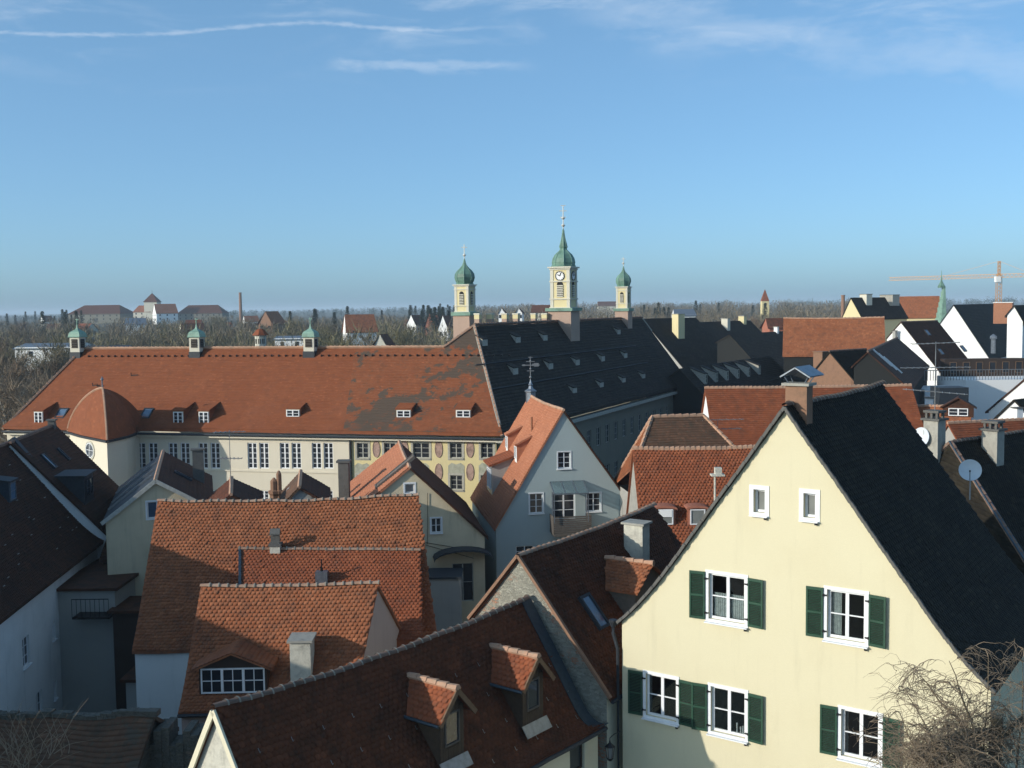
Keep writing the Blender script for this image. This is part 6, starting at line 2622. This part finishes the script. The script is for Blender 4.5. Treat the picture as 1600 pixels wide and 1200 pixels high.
FH = [
    ('brick villa with a stepped orange roof among the trees behind the school', 425, 505, 420, 9, 7, 4.6, 20, 'old_brick', 'tile_orange'),
    ('white villa with a steep orange roof among the trees behind the school', 562, 517, 330, 9, 5, 5, 70, 'bright_white', 'tile_orange'),
    ('small cottage with a pale triangular gable just above the school ridge', 600, 545, 190, 4.5, 4, 2.6, 10, 'pale_mottled', 'tile_brown'),
    ('house with a bright white gable and dark roof, left of the small bell tower', 697, 514, 420, 6, 5, 5.2, 20, 'bright_white', 'tile_brown'),
    ('house with a red front among dark trees left of the small bell tower', 675, 508, 460, 6, 5, 5, 15, 'red_plaster', 'tile_brown'),
    ('dark roofed house with a white gable corner among dark firs', 650, 507, 460, 7, 5, 4, 30, 'bright_white', 'tile_brown'),
    ('low white sheds in the park beyond the left school turret', 88, 541, 260, 15, 3, .8, 92, 'bright_white', 'zinc'),
    ('flat grey hall beside the left ridge turret', 168, 543, 240, 10, 3, .5, 90, 'grey_plaster', 'dark_zinc'),
    ('pale blue-grey domed house below the chapel hill', 212, 506, 560, 10, 5, 3, 70, 'alley_white', 'zinc'),
    ('light house in trees below the long left hospital block', 90, 513, 600, 10, 5, 2.4, 85, 'tower_trim', 'tile_brown'),
    ('little white house high in the left woods', 73, 502, 800, 8, 5, 4, 30, 'bright_white', 'tile_brown'),
    ('tiny white houses cluster member near the far chimney', 392, 502, 700, 9, 5, 3.5, 60, 'bright_white', 'tile_orange'),
    ('white roofed hall with flat top between turret and villa', 455, 528, 300, 8, 3, .6, 88, 'bright_white', 'zinc'),
    ('gabled house with orange roof just left of the clock tower, behind the pale chimneys', 846, 487, 520, 9, 5, 3.2, 95, 'tower_trim', 'tile_brown'),
    ('house with a pale gable between the pale chimneys and the clock tower', 812, 488, 420, 3.6, 3, 1.5, 10, 'bright_white', 'tile_brown'),
    ('house with a pale gable right of the small bell tower', 785, 488, 430, 3.6, 3, 1.5, 8, 'bright_white', 'tile_brown'),
    ('low wide farm building on the right skyline beyond the bell towers', 955, 478, 1200, 30, 6, 5, 92, 'tower_trim', 'tile_brown'),
    ('small white house beneath the trees right of the farthest bell tower', 1068, 492, 420, 8, 4, 2.2, 85, 'bright_white', 'zinc'),
    ('reddish roof low behind the third dark roof', 1222, 510, 260, 8, 4, 2, 85, 'red_plaster', 'tile_brown'),
    ('house with a brown roof in the wood above the white sheds', 300, 519, 430, 9, 5, 3.5, 60, 'tower_trim', 'tile_brown'),
]
for f in FH:
    far_house(f[0], *f[1:9], f[8], f[9]) if False else far_house(f[0], f[1], f[2], f[3], f[4], f[5], f[6], f[7], f[8], f[9], wins=2)

hr = random.Random(12)
for k in range(8):
    far_house('small house half hidden in the far wood, pale wall under a tiled roof', hr.uniform(20, 720), hr.uniform(499, 516), hr.uniform(480, 760), hr.uniform(7, 10), 4, hr.uniform(2.5, 4), hr.uniform(0, 180),
              hr.choice(['grey_plaster', 'tower_trim', 'grey_plaster']), hr.choice(['tile_orange', 'tile_brown', 'tile_red']), wins=2)
for o_ in COL.objects:
    if o_.get('label', '').startswith('small house half hidden'):
        o_['group'] = 'small houses half hidden in the far wood'

# ------------------------------------------------------------------ trees
def tree_mesh(name, h, rad, nl, ntw, seed, trunk=.22, mats=('bark', 'twig'), up=.55, tw=(.9, 2.2), twd=.03, low=.25, sides=4, gnarl=.12):
    """trunk and limbs as tapered tubes, crown of fine twigs; returns (trunk mesh, crown mesh), origin at the foot"""
    R_ = random.Random(seed)
    mb = MB()
    tips = []
    tr_pts = [np.array([0, 0, 0.])]
    for i in range(1, 8):
        tr_pts.append(tr_pts[-1] + np.array([R_.gauss(0, gnarl * .3), R_.gauss(0, gnarl * .3), h * .72 / 7]))
    mb.tube(tr_pts, [trunk * (1 - .8 * i / 7) for i in range(8)], 6)
    for k in range(nl):
        f = low + (1 - low) * (k + R_.random()) / nl
        i = min(6, int(f * 7))
        s_ = tr_pts[i] + (tr_pts[i + 1] - tr_pts[i]) * (f * 7 - i)
        a = k * 2.4 + R_.uniform(-.5, .5)
        L_ = rad * (1.0 - .45 * f) * R_.uniform(.7, 1.15)
        d = np.array([math.cos(a), math.sin(a), up + .5 * f + R_.uniform(-.1, .2)])
        d = unit(d)
        pts = [s_]
        for j in range(4):
            d = unit(d + np.array([R_.gauss(0, gnarl), R_.gauss(0, gnarl), .08 + R_.gauss(0, gnarl * .6)]))
            pts.append(pts[-1] + d * L_ / 4)
        r0 = trunk * .42 * (1 - .5 * f)
        mb.tube(pts, [r0 * (1 - .2 * j) for j in range(5)], sides, cap=False)
        for j in range(1, 5):
            for _ in range(3):
                b2 = R_.uniform(0, 6.28)
                d2 = unit(d + np.array([math.cos(b2), math.sin(b2), R_.uniform(-.1, .8)]) * .8)
                q_ = pts[j] + d2 * L_ * R_.uniform(.22, .45)
                mid_ = (pts[j] + q_) / 2 + np.array([R_.gauss(0, .08), R_.gauss(0, .08), .08]) * L_ * .3
                mb.tube([pts[j], mid_, q_], [r0 * .4, r0 * .28, r0 * .12], 3, cap=False)
                tips += [(q_, d2), (mid_, d2)]
    for i in range(3, 8):
        tips.append((tr_pts[i], Z))
    a_ = mb.build(name + '_trunk_proto', mats[0])
    V, n_ = [], len(tips)
    g = np.random.default_rng(seed)
    for i in range(ntw):
        q_, d = tips[i % n_]
        dd = unit(d * .7 + g.normal(0, .5, 3) + Z * .25)
        s_ = q_ + g.normal(0, .22, 3) * rad * .22
        L_ = g.uniform(*tw)
        sd2 = unit(np.cross(dd, g.normal(0, 1, 3))) * twd * g.uniform(.5, 1.4)
        m_ = s_ + dd * L_ * .55 + g.normal(0, .08, 3) * L_
        V += [s_ - sd2, s_ + sd2, m_ + sd2 * .6, m_ - sd2 * .6, m_ - sd2 * .6, m_ + sd2 * .6, s_ + dd * L_ + g.normal(0, .12, 3) * L_]
    F_ = []
    for i in range(ntw):
        F_ += [[i * 7, i * 7 + 1, i * 7 + 2, i * 7 + 3], [i * 7 + 4, i * 7 + 5, i * 7 + 6]]
    c_ = MB()
    c_.v, c_.f, c_.m, c_.uv = [tuple(q_) for q_ in V], F_, [0] * len(F_), [None] * len(F_)
    b_ = c_.build(name + '_crown_proto', mats[1])
    r = (a_.data, b_.data)
    bpy.data.objects.remove(a_)
    bpy.data.objects.remove(b_)
    return r


def plant(meshes, loc, sc_, rz, label, group, cat='tree', name='bare_tree'):
    o = thing(name, label, cat, loc, group)
    for me, nm in zip(meshes, ('trunk', 'crown')):
        q_ = bpy.data.objects.new(nm, me)
        COL.objects.link(q_)
        q_.parent = o
        if nm == 'crown':
            q_['kind'] = 'stuff'
    o.scale = (sc_, sc_, sc_)
    o.rotation_euler = (0, 0, rz)
    return o


def cone_mesh(name, h, r, seed, n=900):
    g = np.random.default_rng(seed)
    mb = MB()
    mb.tube([(0, 0, 0), (0, 0, h * .95)], [.22, .03], 5)
    a_ = mb.build(name + '_t', 'bark')
    V, F_ = [], []
    for i in range(n):
        t_ = g.random() ** .75
        z = h * (.1 + .9 * t_)
        rr = r * (1 - t_) ** .85 * (.75 + .25 * math.sin(t_ * 40)) + .1
        a = g.uniform(0, 6.28)
        p_ = np.array([math.cos(a) * rr * g.uniform(.3, 1), math.sin(a) * rr * g.uniform(.3, 1), z])
        o_ = np.array([math.cos(a), math.sin(a), -.25])
        s_ = np.array([-math.sin(a), math.cos(a), 0]) * g.uniform(.15, .4)
        k = len(V)
        V += [p_ - s_, p_ + s_, p_ + o_ * g.uniform(.4, .9)]
        F_.append([k, k + 1, k + 2])
    c_ = MB()
    c_.v, c_.f, c_.m, c_.uv = [tuple(q_) for q_ in V], F_, [0] * len(F_), [None] * len(F_)
    b_ = c_.build(name + '_c', 'conifer')
    r_o = (a_.data, b_.data)
    bpy.data.objects.remove(a_)
    bpy.data.objects.remove(b_)
    return r_o


TW = ['twig', 'twig_olive', 'twig_grey', 'twig_red']
protos = [tree_mesh('bare%d' % i, 15, 5.5 + (i % 3) * .8, 11 + i % 4, 1500, 40 + i, .24, ('bark', TW[i % 4]), .5 + .1 * (i % 3), (1.0, 2.4), .05) for i in range(7)]
cones = [cone_mesh('fir%d' % i, 16, 3.0 + .5 * i, 70 + i) for i in range(2)]
T_ = random.Random(5)
LB = [('bare brown deciduous tree in the park beyond the school roof', 'bare trees beyond the school roof'), ('bare tree on the wooded slope right of the bell towers', 'bare trees right of the bell towers')]
cnt = 0
while cnt < 190:
    px_ = T_.uniform(-60, 1300)
    dist = T_.choice([T_.uniform(150, 230), T_.uniform(200, 420), T_.uniform(300, 560)])
    if px_ > 1000 and dist < 330:
        continue
    if 735 < px_ <= 1000 and dist < 380:
        continue
    x = (px_ - 800) / FL * dist
    y = dist
    z0 = terr(x, y)
    sc_ = T_.uniform(.78, 1.15)
    top = z0 + 15 * sc_
    # tops stay in the band in which the wood shows
    lim = 522 if dist < 260 else (497 if dist < 380 else 486)
    lim += T_.uniform(-8, 14)
    zmax = CAMZ - (lim - 480) / FL * dist
    if top > zmax:
        sc_ *= max(.4, (zmax - z0) / (15 * sc_))
    right = px_ > 740
    plant(protos[T_.randrange(7)], (x, y, z0 - .2), sc_ , T_.uniform(0, 6.28), *LB[1 if right else 0])
    cnt += 1
for k in range(60):
    px_ = T_.choice([T_.uniform(-40, 130), T_.uniform(430, 720), T_.uniform(1000, 1200), T_.uniform(640, 710)])
    dist = T_.uniform(420, 750)
    x, y = (px_ - 800) / FL * dist, dist
    z0 = terr(x, y)
    zmax = CAMZ - (T_.uniform(472, 486) - 480) / FL * dist
    plant(cones[k % 2], (x, y, z0), max(.5, min(1.3, (zmax - z0) / 16)), T_.uniform(0, 6), 'dark conifer standing up out of the distant bare wood', 'dark conifers in the distant wood', name='fir_tree')


def wood(name, label, n_trees, d0, d1, px0, px1, mat, seed, topf, tw=110):
    """a far wood that reads as one mass: thousands of twig slivers"""
    g = np.random.default_rng(seed)
    V = []
    for i in range(n_trees):
        dist = d0 * (d1 / d0) ** g.random()
        px_ = g.uniform(px0, px1)
        x = (px_ - 800) / FL * dist
        z0 = terr(x, dist)
        h = max(5., min(19., (CAMZ - (topf(px_, dist) - 480) / FL * dist) - z0)) * g.uniform(.72, 1.)
        rad = h * g.uniform(.28, .42)
        u = g.normal(0, 1, (tw, 3))
        u /= np.linalg.norm(u, axis=1)[:, None]
        rr = g.random(tw) ** .4
        c = np.array([x, dist, z0 + h * .56]) + u * rr[:, None] * np.array([rad, rad, h * .44])
        dd = u * .6 + g.normal(0, .5, (tw, 3)) + np.array([0, 0, .7])
        dd /= np.linalg.norm(dd, axis=1)[:, None]
        L_ = g.uniform(.14, .34, tw)[:, None] * h * .6
        w_ = g.normal(0, 1, (tw, 3)) * .045 * (dist / 500) ** .5 * 2.2
        V.append(np.stack([c - w_, c + w_, c + dd * L_], 1))
        tr = np.array([[x - .25, dist, z0], [x + .25, dist, z0], [x, dist, z0 + h * .8]])
        V.append(tr[None])
    V = np.concatenate(V).reshape(-1, 3)
    n_ = len(V) // 3
    o = np_mesh(name, V, np.arange(n_ * 3), np.arange(n_) * 3, mat, None, None, 'stuff', at=(0, 800, 10))
    tag(o, label, 'woodland')


wood('distant_woodland', 'grey-brown bare wood filling the slope beyond the school roof', 900, 330, 1000, -120, 760, 'twig_grey', 3, lambda p_, d: 489 + 3 * math.sin(p_ * .05) + (10 if d < 500 else 0))
wood('olive_woodland', 'olive-brown bare wood behind the school turrets', 420, 260, 600, -80, 740, 'twig_olive', 4, lambda p_, d: 504 + 6 * math.sin(p_ * .04))
wood('right_woodland', 'grey-brown bare wood on the skyline right of the bell towers', 900, 420, 1500, 730, 1420, 'twig_grey', 5, lambda p_, d: 475 + 3 * math.sin(p_ * .06) + (7 if d < 700 else 0))
wood('skyline_woodland', 'thin hazy line of woods along the whole horizon', 1500, 1400, 4200, -300, 1900, 'conifer', 6, lambda p_, d: 482 - .008 * (p_ - 0) + 1.2 * math.sin(p_ * .03), 60)

# birches left of the school roof
bir = [tree_mesh('birch%d' % i, 19, 4.2, 16, 2600, 90 + i, .30, ('birch_bark', 'twig_warm'), .75, (1.0, 2.0), .028, .2, 5, .16) for i in range(2)]
blab = ['leftmost pale-barked birch beside the school roof', 'leaning pale-barked birch left of the school hip', 'birch with forked pale trunk nearest the school hip', 'bare tree with reddish twigs at the left edge', 'small bare tree close to the school hip', 'bare tree behind the birches at the left edge']
for k, (px_, py_top, dist) in enumerate(((8, 522, 118), (38, 545, 112), (62, 556, 108), (-15, 535, 125), (92, 600, 104), (28, 520, 140))):
    x = (px_ - 800) / FL * dist
    h = CAMZ - (py_top - 488) / FL * dist
    plant(bir[k % 2] if k != 3 else protos[3], (x, dist, 0), h / 19 if k != 3 else h / 15, k * 1.3, blab[k], 'trees left of the school')


# corkscrew willow in front of the cream house
def willow():
    g = random.Random(21)
    base = at_d(1585, 1300, 23.5)
    base[2] = 0
    o = thing('corkscrew_willow', 'tangled bare corkscrew willow in front of the cream house at the lower right', 'tree', base)
    tr = MB()
    top = at_d(1558, 1120, 23.5)
    pts = [base, base * .5 + top * .5 + v3((.25, .1, 0)), top]
    tr.tube([base, base + (top - base) * .35 + v3((.2, 0, 0)), base + (top - base) * .7 + v3((-.1, .1, 0)), top], [.26, .22, .17, .13], 8)
    limbs = []
    ends = [(1482, 1030), (1432, 1050), (1412, 1075), (1408, 1110), (1405, 1150), (1412, 1190), (1450, 1195), (1545, 1026), (1600, 1036), (1425, 1120), (1452, 1178), (1510, 1098), (1640, 1090), (1420, 1172), (1530, 1150), (1475, 1110), (1480, 1165), (1612, 1125)]
    for k, (x, y) in enumerate(ends):
        e = at_d(x, y, 23.5 + g.uniform(-1.3, 1.6))
        f = g.uniform(.45, 1.)
        s_ = base + (top - base) * f
        s_ = s_ + v3((-.1 * f, .05, 0))
        m1 = s_ * .55 + e * .45 + v3((g.uniform(-.3, .3), g.uniform(-.3, .3), g.uniform(.1, .6)))
        pl_ = []
        N_ = 10
        for i in range(N_ + 1):
            t_ = i / N_
            q_ = s_ * (1 - t_) ** 2 + m1 * 2 * t_ * (1 - t_) + e * t_ * t_
            q_ = q_ + v3((math.sin(t_ * 15 + k) * .05, math.cos(t_ * 13 + k) * .05, math.sin(t_ * 11 + k * 2) * .05))
            pl_.append(q_)
        tr.tube(pl_, [.075 * (1 - t_ / N_) ** 1.3 + .007 for t_ in range(N_ + 1)], 5, cap=False)
        limbs.append(pl_)
    tr.build('trunk', 'twig', o)
    tw = MB()
    src = []
    for pl_ in limbs:
        for i in range(2, len(pl_)):
            src.append((pl_[i], pl_[i] - pl_[i - 1]))
    V, F_ = [], []

    def shoot(p_, d, L_, r, n_, drop, curl):
        ph, am = g.uniform(0, 6), g.uniform(.3, 1.) * curl
        q_ = p_.copy()
        pts = [q_.copy()]
        for i in range(n_):
            d[2] -= drop
            w_ = v3((math.sin(ph + i * 1.5), math.cos(ph * 1.7 + i * 1.3), math.sin(ph * .6 + i * 1.9))) * am
            q_ = q_ + unit(d + w_) * L_ / n_
            pts.append(q_.copy())
        k0 = len(V)
        for i, c in enumerate(pts):
            rr = r * (1 - .75 * i / n_)
            dd = unit(pts[min(i + 1, n_)] - pts[max(0, i - 1)])
            a_ = unit(np.cross(dd, v3((.3, .9, .2))))
            b2 = np.cross(dd, a_)
            for q3 in range(3):
                an = q3 * 2.0944
                V.append(c + rr * (a_ * math.cos(an) + b2 * math.sin(an)))
        for i in range(n_):
            for q3 in range(3):
                F_.append([k0 + i * 3 + q3, k0 + i * 3 + (q3 + 1) % 3, k0 + (i + 1) * 3 + (q3 + 1) % 3, k0 + (i + 1) * 3 + q3])
        return pts
    second = []
    for i in range(520):
        p_, d = src[g.randrange(len(src))]
        a = g.uniform(0, 6.28)
        dd = unit(unit(d) * .4 + v3((math.cos(a), math.sin(a), g.uniform(-.1, .9))))
        pts = shoot(p_.copy(), dd, g.uniform(.7, 1.5), g.uniform(.008, .014), 9, .14, .35)
        second += [(q_, pts[min(len(pts) - 1, j + 1)] - q_) for j, q_ in enumerate(pts[2:-1])]
    for i in range(5200):
        p_, d = second[g.randrange(len(second))]
        a = g.uniform(0, 6.28)
        if np.linalg.norm(d) < 1e-6:
            d = Z * 1.
        dd = unit(unit(d) * .8 + v3((math.cos(a), math.sin(a), g.uniform(-.6, .3))) * .7)
        shoot(p_.copy(), dd, g.uniform(.4, 1.1), g.uniform(.005, .008), 7, .16, .55)
    V = np.array(V)
    F2 = np.array(F_)
    np_mesh('twigs', V, F2.ravel(), np.arange(len(F2)) * 4, 'twig_warm', o, None, 'stuff')


willow()


def shrub(name, label, centre, spread, n_, mat, seed, hgt):
    g = random.Random(seed)
    o = thing(name, label, 'shrub', centre)
    mb = MB()
    for i in range(n_):
        p_ = centre + v3((g.uniform(-.4, .4) * spread, g.uniform(-.4, .4) * spread, 0))
        d = unit(v3((g.uniform(-1, 1), g.uniform(-1, .6), g.uniform(.4, 1.6))))
        pts = [p_]
        for j in range(6):
            d = unit(d + v3((g.gauss(0, .25), g.gauss(0, .25), -.05)))
            pts.append(pts[-1] + d * hgt * g.uniform(.1, .22))
        mb.tube(pts, [.012 * (1 - j / 8) for j in range(7)], 3, cap=False)
    mb.build('stems', mat, o, 'stuff')


shrub('bare_shrub', 'bare twiggy shrub tips at the lower left corner', at_d(40, 1195, 29), 2.2, 60, 'twig_warm', 3, 1.6)

# ------------------------------------------------------------------ air
m = bpy.data.materials.new('air')
m.use_nodes = True
nt = m.node_tree
nt.nodes.remove(nt.nodes['Principled BSDF'])
pv = nt.nodes.new('ShaderNodeVolumePrincipled')
pv.inputs['Color'].default_value = (.70, .86, 1, 1)
pv.inputs['Density'].default_value = HAZE
nt.links.new(pv.outputs[0], nt.nodes['Material Output'].inputs['Volume'])
MATS['air'] = m
mb = MB()
mb.obox((0, 6500, 21.5), (9600, 0, 0), (0, 9900, 0), (0, 0, 26.5))
hz = mb.build('haze', 'air')
tag(hz, 'thin blue-grey winter haze over the whole town', None, None, 'stuff')
if HAZE <= 0:
    bpy.data.objects.remove(hz)
